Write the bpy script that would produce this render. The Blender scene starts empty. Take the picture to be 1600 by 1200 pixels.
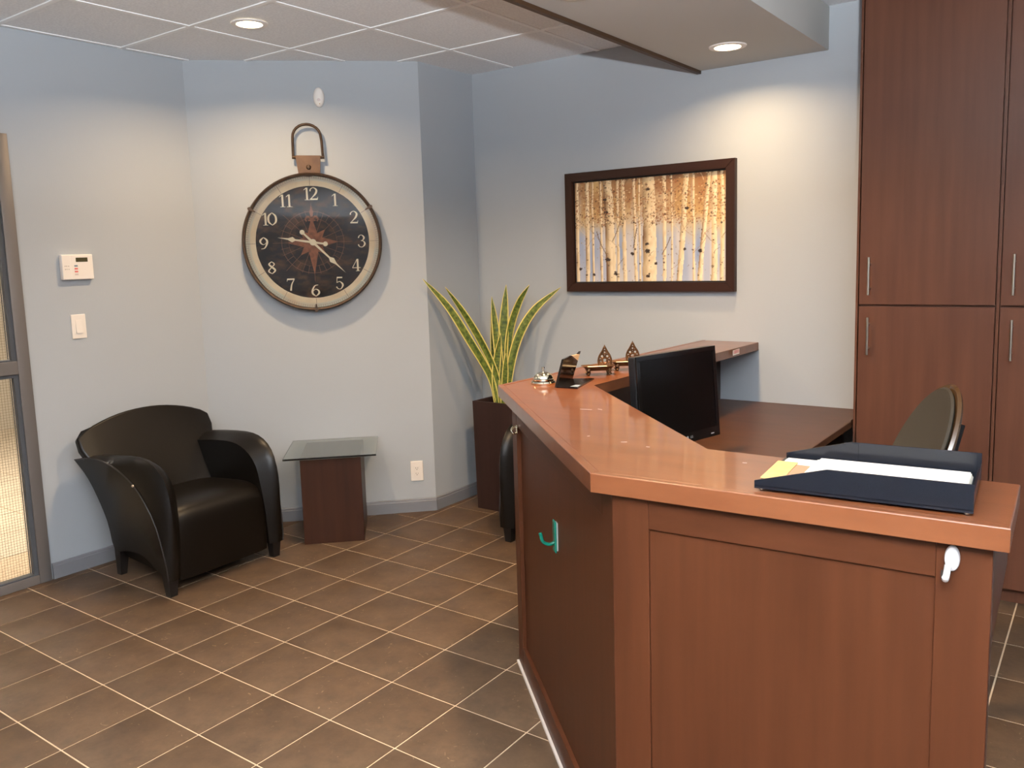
import bpy, bmesh, math, random
from mathutils import Vector, Matrix
C = bpy.context.scene
COL = C.collection
R = math.radians
PI = math.pi
random.seed(7)

# ---------------------------------------------------------------- camera, world, exposure
cam_d = bpy.data.cameras.new('camera'); cam = bpy.data.objects.new('camera', cam_d); COL.objects.link(cam)
F_PX, PITCH, ROLL, YAW = 1309.212, 0.125601, 0.0306933, 0.9404092
f0 = Vector((-math.cos(YAW), math.sin(YAW), 0)); r0 = Vector((math.sin(YAW), math.cos(YAW), 0))
fw = f0 * math.cos(PITCH) - Vector((0, 0, math.sin(PITCH))); dn = fw.cross(r0)
rr = r0 * math.cos(ROLL) + dn * math.sin(ROLL); dd = dn * math.cos(ROLL) - r0 * math.sin(ROLL)
m = Matrix((rr, -dd, -fw)).transposed().to_4x4(); m.translation = (3.9892, -1.50789, 1.57585)
cam.matrix_world = m
cam_d.sensor_fit = 'HORIZONTAL'; cam_d.sensor_width = 36; cam_d.lens = F_PX / 1600 * 36
cam_d.shift_x = (800 - 795.468) / 1600; cam_d.shift_y = (565.013 - 600) / 1600
cam_d.clip_start = 0.05
C.camera = cam
C.view_settings.view_transform = 'Standard'; C.view_settings.look = 'None'
C.view_settings.gamma = 1; C.view_settings.use_curve_mapping = False
C.view_settings.exposure = 0.0
C.cycles.use_denoising = True
C.cycles.max_bounces = 8; C.cycles.diffuse_bounces = 4; C.cycles.glossy_bounces = 4
C.cycles.transmission_bounces = 6; C.cycles.transparent_max_bounces = 8
C.cycles.sample_clamp_indirect = 6; C.cycles.blur_glossy = 0.6
w = bpy.data.worlds.new('world'); C.world = w; w.use_nodes = True
w.node_tree.nodes['Background'].inputs[0].default_value = (0.55, 0.68, 0.9, 1)
w.node_tree.nodes['Background'].inputs[1].default_value = 1.0

WARM = (1.0, 0.70, 0.40)
COOL = (0.80, 0.90, 1.0)
def area(name, loc, size, power, color, rot=(0, 0, 0), size_y=None, shape='DISK', spread=PI):
    d = bpy.data.lights.new(name, 'AREA'); d.energy = power; d.color = color; d.shape = shape; d.size = size
    if size_y: d.size_y = size_y
    d.spread = spread
    o = bpy.data.objects.new(name, d); COL.objects.link(o); o.location = loc; o.rotation_euler = rot
    return o
# lamps in the recessed downlights and the ceiling troffers (fixtures are built further down)
CANOPY_Z = 2.525; CEIL = 2.73
DOWNLIGHTS = [(2.44, 2.44, CANOPY_Z, 11.5), (2.33, 1.25, CANOPY_Z, 46), (0.52, 1.20, CEIL, 23), (0.9, -0.9, CEIL, 12), (3.1, -2.3, CEIL, 12)]
for i, (x, y, z, p) in enumerate(DOWNLIGHTS):
    area('downlight_lamp', (x, y, z - 0.004), 0.11, p, WARM, spread=R(150))
# the photographer's flash, bounced off the ceiling
area('bounce_flash', (4.25, -1.85, 1.86), 0.16, 880, (0.90, 0.95, 1.0), rot=(R(180 - 4), 0, R(36.5)), spread=R(173))
area('corridor_lamp', (-2.3, -0.2, 2.6), 0.6, 230, (1.0, 0.86, 0.68), size_y=2.5, shape='RECTANGLE')

# ---------------------------------------------------------------- materials
def srgb(r, g, b):
    f = lambda c: (c / 255 / 12.92) if c / 255 <= 0.04045 else ((c / 255 + 0.055) / 1.055) ** 2.4
    return (f(r), f(g), f(b), 1)
def mat(name, col, rough=0.5, metal=0.0, noise=None, bump=0.0, bscale=60, spec=0.5, coat=0.0, emit=None, estr=0, trans=0.0, ior=1.45, sheen=0):
    mt = bpy.data.materials.new(name); mt.use_nodes = True
    nt = mt.node_tree; b = nt.nodes['Principled BSDF']
    b.inputs['Base Color'].default_value = col; b.inputs['Roughness'].default_value = rough
    b.inputs['Metallic'].default_value = metal; b.inputs['Specular IOR Level'].default_value = spec
    b.inputs['Coat Weight'].default_value = coat; b.inputs['Coat Roughness'].default_value = 0.06
    b.inputs['Transmission Weight'].default_value = trans; b.inputs['IOR'].default_value = ior
    if emit: b.inputs['Emission Color'].default_value = emit; b.inputs['Emission Strength'].default_value = estr
    if noise or bump:
        tc = nt.nodes.new('ShaderNodeTexCoord'); mp = nt.nodes.new('ShaderNodeMapping')
        nt.links.new(tc.outputs['Object'], mp.inputs['Vector'])
    if noise:   # (other colour, scale vector, detail, lo, hi)
        col2, sc, det, lo, hi = noise
        mp.inputs['Scale'].default_value = sc
        n = nt.nodes.new('ShaderNodeTexNoise'); n.inputs['Scale'].default_value = 1; n.inputs['Detail'].default_value = det
        nt.links.new(mp.outputs['Vector'], n.inputs['Vector'])
        rp = nt.nodes.new('ShaderNodeValToRGB'); rp.color_ramp.elements[0].position = lo; rp.color_ramp.elements[1].position = hi
        rp.color_ramp.elements[0].color = col; rp.color_ramp.elements[1].color = col2
        nt.links.new(n.outputs['Fac'], rp.inputs['Fac']); nt.links.new(rp.outputs['Color'], b.inputs['Base Color'])
    if bump:
        n2 = nt.nodes.new('ShaderNodeTexNoise'); n2.inputs['Scale'].default_value = bscale; n2.inputs['Detail'].default_value = 4
        nt.links.new(tc.outputs['Object'], n2.inputs['Vector'])
        bp = nt.nodes.new('ShaderNodeBump'); bp.inputs['Strength'].default_value = bump; bp.inputs['Distance'].default_value = 0.002
        nt.links.new(n2.outputs['Fac'], bp.inputs['Height']); nt.links.new(bp.outputs['Normal'], b.inputs['Normal'])
    return mt
M = {}
M['paint'] = mat('grey_blue_paint', srgb(170, 175, 180), 0.75, bump=0.12, bscale=180, spec=0.25)
M['base'] = mat('grey_trim_paint', srgb(116, 116, 120), 0.5, spec=0.4)
M['ceil'] = mat('ceiling_tile', srgb(240, 241, 242), 0.9, noise=(srgb(228, 229, 231), (90, 90, 90), 4, .35, .65), bump=0.3, bscale=160, spec=0.1)
M['tee'] = mat('white_tee', srgb(246, 246, 246), 0.5)
M['canopy'] = mat('canopy_paint', srgb(186, 186, 182), 0.8, spec=0.2)
M['fascia'] = mat('dark_wood_fascia', srgb(70, 48, 28), 0.5)
M['grout'] = mat('grout', srgb(204, 184, 158), 0.9, noise=(srgb(190, 168, 142), (30, 30, 30), 3, .3, .7))
M['outfloor'] = mat('corridor_tile', srgb(205, 192, 172), 0.45, noise=(srgb(192, 178, 158), (6, 6, 6), 3, .3, .7))
M['beige'] = mat('corridor_paint', srgb(196, 186, 168), 0.8)
M['door'] = mat('bronze_metal', srgb(112, 106, 102), 0.45, metal=0.35)
M['gasket'] = mat('gasket', srgb(62, 64, 68), 0.6)
M['glass'] = mat('clear_glass', (1, 1, 1, 1), 0.0, trans=1.0, ior=1.45)
M['cover'] = mat('thin_cover_glass', (1, 1, 1, 1), 0.02, trans=1.0, ior=1.22)
M['gglass'] = mat('green_glass', (0.90, 0.97, 0.93, 1), 0.0, trans=1.0, ior=1.5)
M['wire'] = mat('wire', srgb(120, 108, 90), 0.5, metal=0.5)
def wood(name, c1, c2, rough, vert=True, coat=0.0, scale=1.0, spec=0.2):
    sc = (26 * scale, 26 * scale, 1.6 * scale) if vert else (5 * scale, 22 * scale, 22 * scale)
    return mat(name, srgb(*c1), rough, noise=(srgb(*c2), sc, 6, .3, .72), bump=0.06, bscale=240, coat=coat, spec=spec)
M['wood'] = wood('stained_maple', (70, 37, 20), (59, 30, 15), 0.42)
M['woodh'] = wood('stained_maple_rail', (70, 37, 20), (59, 30, 15), 0.42, vert=False)
M['top'] = wood('polished_counter', (116, 69, 42), (100, 56, 32), 0.3, vert=False, coat=0.55, scale=.7, spec=.35)
M['cab'] = wood('cabinet_maple', (88, 54, 38), (76, 45, 32), 0.42, scale=.8)
M['desk'] = wood('desk_laminate', (78, 50, 34), (66, 42, 28), 0.35, vert=False)
M['dkwood'] = mat('inner_dark_wood', srgb(52, 34, 26), 0.5)
M['ped'] = wood('mahogany_pedestal', (54, 29, 17), (43, 22, 12), 0.4)
M['planter'] = wood('espresso_planter', (50, 33, 28), (40, 26, 22), 0.45)
M['leather'] = mat('black_leather', srgb(11, 7, 4), 0.40, bump=0.10, bscale=320, spec=0.3)
M['pipe'] = mat('leather_piping', srgb(30, 25, 22), 0.4)
M['blackwood'] = mat('black_leg', srgb(20, 17, 16), 0.4)
M['soil'] = mat('soil', srgb(48, 36, 26), 0.95, noise=(srgb(30, 22, 16), (60, 60, 60), 4, .3, .7))
M['white'] = mat('white_plastic', srgb(238, 232, 226), 0.35)
M['whiteglossy'] = mat('white_glossy_hook', srgb(248, 248, 250), 0.12)
M['lcd'] = mat('lcd', srgb(70, 66, 46), 0.2)
M['grey'] = mat('grey_print', srgb(120, 132, 144), 0.5); M['red'] = mat('red_print', srgb(214, 110, 104), 0.5); M['pale'] = mat('pale_print', srgb(210, 196, 192), 0.5)
M['dark'] = mat('slot_dark', srgb(40, 36, 34), 0.6)
M['bronze'] = mat('aged_bronze', srgb(76, 58, 42), 0.5, metal=0.5, noise=(srgb(54, 39, 28), (30, 30, 30), 4, .3, .7))
M['bronzelt'] = mat('bronze_bracket', srgb(104, 78, 56), 0.55, metal=0.3, noise=(srgb(84, 60, 42), (25, 25, 25), 4, .3, .7))
M['dial'] = mat('weathered_dark_dial', srgb(36, 34, 36), 0.7, noise=(srgb(92, 66, 48), (16, 16, 26), 8, .46, .74))
M['cream'] = mat('cream_ring', srgb(238, 222, 190), 0.6, noise=(srgb(222, 198, 160), (9, 9, 9), 5, .4, .75))
M['mint'] = mat('pale_scale_ring', srgb(214, 214, 196), 0.6, noise=(srgb(224, 196, 160), (5, 5, 5), 4, .4, .7))
M['hand'] = mat('cream_print', srgb(244, 232, 202), 0.6)
M['copper'] = mat('copper_print', srgb(150, 98, 72), 0.7, noise=(srgb(112, 74, 56), (40, 40, 40), 5, .35, .7))
M['copperdim'] = mat('dim_copper_print', srgb(132, 94, 76), 0.7)
M['frame'] = mat('espresso_frame', srgb(46, 25, 16), 0.4, spec=.3)
M['liner'] = mat('black_liner', srgb(22, 16, 13), 0.5)
M['steel'] = mat('brushed_steel', srgb(206, 196, 180), 0.28, metal=1.0)
M['chrome'] = mat('chrome', srgb(235, 228, 205), 0.06, metal=1.0)
M['blackgloss'] = mat('glossy_black', srgb(14, 12, 12), 0.12)
M['screen'] = mat('dark_screen', srgb(8, 6, 6), 0.2, spec=.25)
M['blackpl'] = mat('black_plastic', srgb(18, 18, 20), 0.4)
M['lblack'] = mat('logo_grey', srgb(150, 146, 144), 0.5)
M['traypl'] = mat('smoked_black_acrylic', srgb(17, 19, 25), 0.22, spec=0.35)
M['paper'] = mat('paper', srgb(246, 240, 226), 0.8)
M['tan'] = mat('tan_card', srgb(196, 162, 104), 0.7, noise=(srgb(180, 146, 90), (40, 40, 40), 3, .3, .7))
M['env'] = mat('brown_envelope', srgb(150, 112, 84), 0.7)
M['ink'] = mat('ink', srgb(110, 104, 96), 0.8)
M['pen'] = mat('pencil_wood', srgb(222, 184, 140), 0.6)
M['greenhook'] = mat('green_plastic', srgb(14, 104, 86), 0.25)
M['tape'] = mat('clear_pad', srgb(222, 232, 228), 0.3)
M['antique'] = mat('antique_brass', srgb(88, 60, 36), 0.38, metal=0.75)
M['card'] = mat('cream_cards', srgb(246, 226, 190), 0.7)
M['mesh'] = mat('chair_fabric', srgb(46, 40, 30), 0.8, bump=0.3, bscale=400)
M['brownpl'] = mat('chair_shell', srgb(70, 50, 30), 0.25)
M['lens'] = mat('lamp_lens', (1, .9, .7, 1), 0.5, emit=(1, .80, .50, 1), estr=14)
M['lensw'] = mat('troffer_lens', (1, 1, 1, 1), 0.5, emit=(.85, .93, 1, 1), estr=3)
M['reflector'] = mat('reflector', srgb(225, 215, 195), 0.25, metal=0.6)
M['sky'] = None
# slate floor tile: every tile gets its own tint from the object's random number
def slate():
    mt = mat('slate_tile', srgb(104, 84, 66), 0.5, bump=0.25, bscale=40, spec=0.3)
    nt = mt.node_tree; b = nt.nodes['Principled BSDF']
    tc = nt.nodes.new('ShaderNodeTexCoord'); oi = nt.nodes.new('ShaderNodeObjectInfo')
    ad = nt.nodes.new('ShaderNodeVectorMath'); ad.operation = 'ADD'
    sc = nt.nodes.new('ShaderNodeVectorMath'); sc.operation = 'SCALE'; sc.inputs['Scale'].default_value = 37
    cb = nt.nodes.new('ShaderNodeCombineXYZ')
    for k in range(3): nt.links.new(oi.outputs['Random'], cb.inputs[k])
    nt.links.new(cb.outputs[0], sc.inputs[0]); nt.links.new(tc.outputs['Object'], ad.inputs[0]); nt.links.new(sc.outputs[0], ad.inputs[1])
    n = nt.nodes.new('ShaderNodeTexNoise'); n.inputs['Scale'].default_value = 9; n.inputs['Detail'].default_value = 10; n.inputs['Roughness'].default_value = 0.74
    nt.links.new(ad.outputs[0], n.inputs['Vector'])
    rp = nt.nodes.new('ShaderNodeValToRGB'); e = rp.color_ramp.elements
    e[0].position = .30; e[0].color = srgb(64, 49, 37); e[1].position = .72; e[1].color = srgb(90, 70, 52)
    nt.links.new(n.outputs['Fac'], rp.inputs['Fac'])
    n3 = nt.nodes.new('ShaderNodeTexNoise'); n3.inputs['Scale'].default_value = 22; n3.inputs['Detail'].default_value = 9; n3.inputs['Distortion'].default_value = 2.2
    nt.links.new(ad.outputs[0], n3.inputs['Vector'])
    rp3 = nt.nodes.new('ShaderNodeValToRGB'); rp3.color_ramp.elements[0].position = .66; rp3.color_ramp.elements[1].position = .74
    nt.links.new(n3.outputs['Fac'], rp3.inputs['Fac'])
    mx = nt.nodes.new('ShaderNodeMixRGB'); mx.inputs['Color2'].default_value = srgb(160, 136, 104)
    ml = nt.nodes.new('ShaderNodeMath'); ml.operation = 'MULTIPLY'; ml.inputs[1].default_value = .35
    nt.links.new(rp3.outputs['Color'], ml.inputs[0]); nt.links.new(ml.outputs[0], mx.inputs['Fac']); nt.links.new(rp.outputs['Color'], mx.inputs['Color1'])
    hs = nt.nodes.new('ShaderNodeHueSaturation'); mr = nt.nodes.new('ShaderNodeMapRange'); mr.inputs['To Min'].default_value = .93; mr.inputs['To Max'].default_value = 1.06
    nt.links.new(oi.outputs['Random'], mr.inputs['Value']); nt.links.new(mr.outputs['Result'], hs.inputs['Value'])
    nt.links.new(mx.outputs['Color'], hs.inputs['Color']); nt.links.new(hs.outputs['Color'], b.inputs['Base Color'])
    return mt
M['slate'] = slate()
# snake plant leaf: u across the blade, v along it
def leafmat():
    mt = mat('snake_plant_leaf', srgb(70, 90, 30), 0.4)
    nt = mt.node_tree; b = nt.nodes['Principled BSDF']
    uv = nt.nodes.new('ShaderNodeUVMap'); uv.uv_map = 'UVMap'; sp = nt.nodes.new('ShaderNodeSeparateXYZ'); nt.links.new(uv.outputs[0], sp.inputs[0])
    mp = nt.nodes.new('ShaderNodeMapping'); mp.inputs['Scale'].default_value = (2.2, 34, 1); nt.links.new(uv.outputs[0], mp.inputs['Vector'])
    n = nt.nodes.new('ShaderNodeTexNoise'); n.inputs['Scale'].default_value = 1; n.inputs['Detail'].default_value = 5; nt.links.new(mp.outputs[0], n.inputs['Vector'])
    rp = nt.nodes.new('ShaderNodeValToRGB'); e = rp.color_ramp.elements
    e[0].position = .36; e[0].color = srgb(48, 66, 18); e[1].position = .66; e[1].color = srgb(112, 120, 44)
    nt.links.new(n.outputs['Fac'], rp.inputs['Fac'])
    d = nt.nodes.new('ShaderNodeMath'); d.operation = 'SUBTRACT'; d.inputs[1].default_value = .5; nt.links.new(sp.outputs[0], d.inputs[0])
    ab = nt.nodes.new('ShaderNodeMath'); ab.operation = 'ABSOLUTE'; nt.links.new(d.outputs[0], ab.inputs[0])
    st = nt.nodes.new('ShaderNodeMapRange'); st.inputs['From Min'].default_value = .375; st.inputs['From Max'].default_value = .41; nt.links.new(ab.outputs[0], st.inputs['Value'])
    mx = nt.nodes.new('ShaderNodeMixRGB'); mx.inputs['Color2'].default_value = srgb(226, 206, 116)
    nt.links.new(st.outputs['Result'], mx.inputs['Fac']); nt.links.new(rp.outputs['Color'], mx.inputs['Color1']); nt.links.new(mx.outputs['Color'], b.inputs['Base Color'])
    return mt
M['leaf'] = leafmat()
def attrmat():
    mt = mat('canvas_print', (1, 1, 1, 1), 0.6)
    nt = mt.node_tree; a = nt.nodes.new('ShaderNodeVertexColor'); a.layer_name = 'print'
    nt.links.new(a.outputs['Color'], nt.nodes['Principled BSDF'].inputs['Base Color'])
    return mt
M['canvas'] = attrmat()

# ---------------------------------------------------------------- helpers
def obj(name, bm, mt, parent=None, smooth=40, kind=None, label=None):
    me = bpy.data.meshes.new(name)
    if isinstance(bm, bmesh.types.BMesh):
        bmesh.ops.recalc_face_normals(bm, faces=bm.faces)
        bm.to_mesh(me); bm.free()
    else:
        me = bm; me.name = name
    o = bpy.data.objects.new(name, me); COL.objects.link(o)
    if mt is not None and not me.materials: me.materials.append(mt)
    if smooth and me.polygons:
        me.polygons.foreach_set('use_smooth', [True] * len(me.polygons))
        try: me.set_sharp_from_angle(angle=R(smooth))
        except Exception: pass
    if parent is not None: o.parent = parent
    if kind: o['kind'] = kind
    if label: o['label'] = label
    return o
def struct(name, bm, mt, **k): return obj(name, bm, mt, kind='structure', **k)
def thing(name, label, cat, loc=(0, 0, 0), rotz=0, group=None):
    o = bpy.data.objects.new(name, None); COL.objects.link(o); o.empty_display_size = 0.1
    o.location = loc; o.rotation_euler = (0, 0, rotz); o['label'] = label; o['category'] = cat
    if group: o['group'] = group
    return o
def tag(o, label, cat, group=None):
    o['label'] = label; o['category'] = cat
    if group: o['group'] = group
    return o
def nb(): return bmesh.new()
def box(bm, x0, x1, y0, y1, z0, z1, bev=0.0, seg=2, mtx=None):
    vs = [bm.verts.new(p) for p in ((x0, y0, z0), (x1, y0, z0), (x1, y1, z0), (x0, y1, z0), (x0, y0, z1), (x1, y0, z1), (x1, y1, z1), (x0, y1, z1))]
    fs = [bm.faces.new([vs[i] for i in q]) for q in ((3, 2, 1, 0), (4, 5, 6, 7), (0, 1, 5, 4), (1, 2, 6, 5), (2, 3, 7, 6), (3, 0, 4, 7))]
    if bev:
        es = list({e for f in fs for e in f.edges})
        r = bmesh.ops.bevel(bm, geom=es, offset=bev, segments=seg, profile=.5, affect='EDGES')
        vs = list({v for f in r['faces'] for v in f.verts} | {v for v in vs if v.is_valid})
    if mtx is not None: bmesh.ops.transform(bm, matrix=mtx, verts=[v for v in vs if v.is_valid])
    return vs
def bxo(name, dims, mt, parent=None, bev=0.0, **k):
    k.setdefault('smooth', 0)
    bm = nb(); box(bm, *dims, bev=bev); return obj(name, bm, mt, parent, **k)
def prism(bm, poly, z0, z1, bev=0.0, top_only=True):
    lo = [bm.verts.new((p[0], p[1], z0)) for p in poly]; hi = [bm.verts.new((p[0], p[1], z1)) for p in poly]
    n = len(poly); bm.faces.new(lo[::-1]); t = bm.faces.new(hi)
    for i in range(n): bm.faces.new((lo[i], lo[(i + 1) % n], hi[(i + 1) % n], hi[i]))
    if bev: bmesh.ops.bevel(bm, geom=list(t.edges), offset=bev, segments=2, profile=.5, affect='EDGES')
def loft(bm, secs, closed=True, cap=True, loop=False):
    rows = [[bm.verts.new(p) for p in s] for s in secs]; n = len(rows[0])
    rng = range(n) if closed else range(n - 1)
    R_ = range(len(rows)) if loop else range(len(rows) - 1)
    for i in R_:
        a, b = rows[i], rows[(i + 1) % len(rows)]
        for j in rng: bm.faces.new((a[j], a[(j + 1) % n], b[(j + 1) % n], b[j]))
    if cap and closed and not loop: bm.faces.new(rows[0][::-1]); bm.faces.new(rows[-1])
    return rows
def tube(bm, pts, r, n=8, closed=False):
    pts = [Vector(p) for p in pts]; secs = []; L = len(pts); up = None
    for i, p in enumerate(pts):
        a = pts[(i - 1) % L] if (i > 0 or closed) else p; b = pts[(i + 1) % L] if (i < L - 1 or closed) else p
        t = (b - a).normalized()
        if up is None: up = t.orthogonal().normalized()
        up = (up - t * up.dot(t)).normalized(); s = t.cross(up)
        rad = r[i] if isinstance(r, (list, tuple)) else r
        secs.append([p + (up * math.cos(k * 2 * PI / n) + s * math.sin(k * 2 * PI / n)) * rad for k in range(n)])
    loft(bm, secs, loop=closed)
def lathe(bm, prof, n=32, axis='Z', center=(0, 0, 0), cap=True):
    c = Vector(center); secs = []
    for r, h in prof:
        ring = []
        for k in range(n):
            a = 2 * PI * k / n; x, y = r * math.cos(a), r * math.sin(a)
            ring.append(c + (Vector((x, y, h)) if axis == 'Z' else Vector((x, h, y)) if axis == 'Y' else Vector((h, x, y))))
        secs.append(ring)
    loft(bm, secs, cap=cap)
def catmull(P, n):
    P = [Vector(p) for p in P]; Q = [P[0] * 2 - P[1]] + P + [P[-1] * 2 - P[-2]]; out = []
    m_ = len(P) - 1
    for k in range(n + 1):
        t = k / n * m_; i = min(int(t), m_ - 1); u = t - i
        a, b, c, d = Q[i:i + 4]
        out.append(.5 * ((2 * b) + (c - a) * u + (2 * a - 5 * b + 4 * c - d) * u * u + (3 * b - a - 3 * c + d) * u ** 3))
    return out
def flat(bm, poly, y=0.0, yb=None):
    """polygon in the local x-z plane; yb gives it thickness"""
    v = [bm.verts.new((p[0], y, p[1])) for p in poly]; bm.faces.new(v)
    if yb is not None:
        v2 = [bm.verts.new((p[0], yb, p[1])) for p in poly]; n = len(poly); bm.faces.new(v2[::-1])
        for i in range(n): bm.faces.new((v[i], v2[i], v2[(i + 1) % n], v[(i + 1) % n]))
def ring(bm, ro, ri, y, n=64, cx=0, cz=0, a0=0, a1=2 * PI, sx=1):
    full = abs(a1 - a0 - 2 * PI) < 1e-6; k = n if full else n + 1; O = []; I = []
    for i in range(k):
        a = a0 + (a1 - a0) * i / n
        O.append(bm.verts.new((cx + ro * math.sin(a) * sx, y, cz + ro * math.cos(a)))); I.append(bm.verts.new((cx + ri * math.sin(a) * sx, y, cz + ri * math.cos(a))))
    for i in range(n): bm.faces.new((O[i], O[(i + 1) % k], I[(i + 1) % k], I[i]))
def text_obj(name, s, size, mt, parent, loc, rot, extrude=0.0002):
    cu = bpy.data.curves.new(name, 'FONT'); cu.body = s; cu.size = size; cu.extrude = extrude; cu.align_x = 'CENTER'; cu.align_y = 'CENTER'
    t = bpy.data.objects.new(name + '_tmp', cu); COL.objects.link(t)
    dg = bpy.context.evaluated_depsgraph_get(); me = bpy.data.meshes.new_from_object(t.evaluated_get(dg))
    bpy.data.objects.remove(t); bpy.data.curves.remove(cu)
    o = obj(name, me, mt, parent, smooth=0); o.location = loc; o.rotation_euler = rot
    return o
def clip(poly, a, b, c):        # keep a*x+b*y<=c
    out = []
    for i in range(len(poly)):
        p, q = poly[i], poly[(i + 1) % len(poly)]; dp = a * p[0] + b * p[1] - c; dq = a * q[0] + b * q[1] - c
        if dp <= 0: out.append(p)
        if dp * dq < 0: t = dp / (dp - dq); out.append((p[0] + (q[0] - p[0]) * t, p[1] + (q[1] - p[1]) * t))
    return out

# ---------------------------------------------------------------- room shell
XL, KW, XR, YB = -0.372, 1.787, 0.568, 2.87     # left wall, angled wall (y = x + KW), return wall, back wall
XE, YF = 6.2, -4.6                              # right and front walls (behind the camera)
YC = XL + KW; YR = XR + KW
def in_room(poly):
    """pieces of a polygon that lie inside the room outline"""
    base = clip(clip(clip(clip(poly, -1, 0, -XL), 0, 1, YB), 1, 0, XE), 0, -1, -YF)
    if len(base) < 3: return []
    right = clip(base, -1, 0, -XR); left = clip(clip(base, 1, 0, XR), -1, 1, KW)
    pcs = []
    if max(p[1] - p[0] for p in base) <= KW: return [base]
    for q in (right, left):
        if len(q) >= 3: pcs.append(q)
    return pcs
def parea(p): return abs(sum(p[i][0] * p[(i + 1) % len(p)][1] - p[(i + 1) % len(p)][0] * p[i][1] for i in range(len(p)))) / 2

ROOM = [(XL, YF), (XE, YF), (XE, YB), (XR, YB), (XR, YR), (XL, YC)]
bm = nb(); prism(bm, ROOM, -0.12, -0.0025); floor = struct('floor', bm, M['grout'], smooth=0)
TS = 0.308; TG = 0.0030
def tile_bm(pcs):
    bm = nb()
    for p in pcs: prism(bm, p, -0.012, 0.0, bev=0.0012)
    return bm
full_me = None; far = []
for i in range(-15, 21):
    for j in range(-15, 10):
        x0, y0 = i * TS + TG, j * TS + TG
        poly = [(x0, y0), (x0 + TS - 2 * TG, y0), (x0 + TS - 2 * TG, y0 + TS - 2 * TG), (x0, y0 + TS - 2 * TG)]
        pcs = [p for p in in_room(poly) if parea(p) > 4e-4]
        if not pcs: continue
        if not (x0 < 4.3 and y0 > -1.0 and y0 > -1.0 + 0.25 * (x0 - 0) - .6): far.append(pcs); continue
        if len(pcs) == 1 and parea(pcs[0]) > 0.999 * parea(poly):
            if full_me is None:
                h = TS / 2 - TG; o = obj('tile', tile_bm([[(-h, -h), (h, -h), (h, h), (-h, h)]]), M['slate'], floor, smooth=30); full_me = o.data
            else:
                o = bpy.data.objects.new('tile', full_me); COL.objects.link(o); o.parent = floor
            o.location = (x0 + TS / 2 - TG, y0 + TS / 2 - TG, random.uniform(-.0004, 0.0))
        else:
            cx, cy = x0 + TS / 2, y0 + TS / 2
            o = obj('tile', tile_bm([[(a - cx, b - cy) for a, b in p] for p in pcs]), M['slate'], floor, smooth=30); o.location = (cx, cy, 0)
bm = nb()
for pcs in far:
    for p in pcs: prism(bm, p, -0.012, 0.0)
o = obj('far_tiles', bm, M['slate'], floor, smooth=0); o['kind'] = 'stuff'

# ceiling slab, tees and lay-in tiles
bm = nb(); prism(bm, ROOM, CEIL + 0.03, CEIL + 0.15); ceil = struct('ceiling', bm, M['ceil'], smooth=0)
CP = 0.615; CX0, CY0 = 0.265, 1.045
for i in range(-2, 10):
    for j in range(-10, 4):
        x0, y0 = CX0 + i * CP + .012, CY0 + j * CP + .012; s = CP - .024
        pcs = [p for p in in_room([(x0, y0), (x0 + s, y0), (x0 + s, y0 + s), (x0, y0 + s)]) if parea(p) > 1e-3]
        if not pcs: continue
        bm = nb(); cx, cy = x0 + s / 2, y0 + s / 2
        for p in pcs: prism(bm, [(a - cx, b - cy) for a, b in p], 0.002, 0.016)
        o = obj('ceiling_tile', bm, M['ceil'], ceil, smooth=0); o.location = (cx, cy, CEIL)
for i in range(-1, 10):
    x = CX0 + i * CP
    y1 = min(YB, x + KW) if x < XR else YB
    bxo('ceiling_grid_bar', (x - .012, x + .012, YF, y1, CEIL - .002, CEIL + .03), M['tee'], ceil, smooth=0)
for j in range(-9, 3):
    y = CY0 + j * CP; x0 = max(XL, y - KW) if y < YR else XR
    bxo('ceiling_grid_bar', (x0, XE, y - .012, y + .012, CEIL - .0025, CEIL + .03), M['tee'], ceil, smooth=0)

# walls
WT = 0.14
WY0, WY1, WZ1 = -1.9, 0.425, 2.23      # glazed opening in the left wall
bm = nb()
box(bm, XL - WT, XL, WY1, YC + .03, 0, CEIL + .03); box(bm, XL - WT, XL, WY0, WY1, WZ1, CEIL + .03); box(bm, XL - WT, XL, YF, WY0, 0, CEIL + .03)
struct('wall_left', bm, M['paint'], smooth=0)
d = WT / math.sqrt(2)
bm = nb(); prism(bm, [(XL, YC), (XR, YR), (XR - WT, YR - WT + 2 * d), (XL - d, YC + d)], 0, CEIL + .03); struct('wall_angled', bm, M['paint'], smooth=0)
bm = nb(); prism(bm, [(XR, YR), (XR, YB), (XR - WT, YB), (XR - WT, YR - WT + 2 * d)], 0, CEIL + .03); struct('wall_return', bm, M['paint'], smooth=0)
bm = nb(); box(bm, XR - WT, XE + WT, YB, YB + WT, 0, CEIL + .03); struct('wall_back', bm, M['paint'], smooth=0)
bm = nb(); box(bm, XE, XE + WT, YF, YB, 0, CEIL + .03); struct('wall_right', bm, M['paint'], smooth=0)
bm = nb(); box(bm, XL, XE, YF - WT, YF, 0, CEIL + .03); struct('wall_front', bm, M['paint'], smooth=0)

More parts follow.
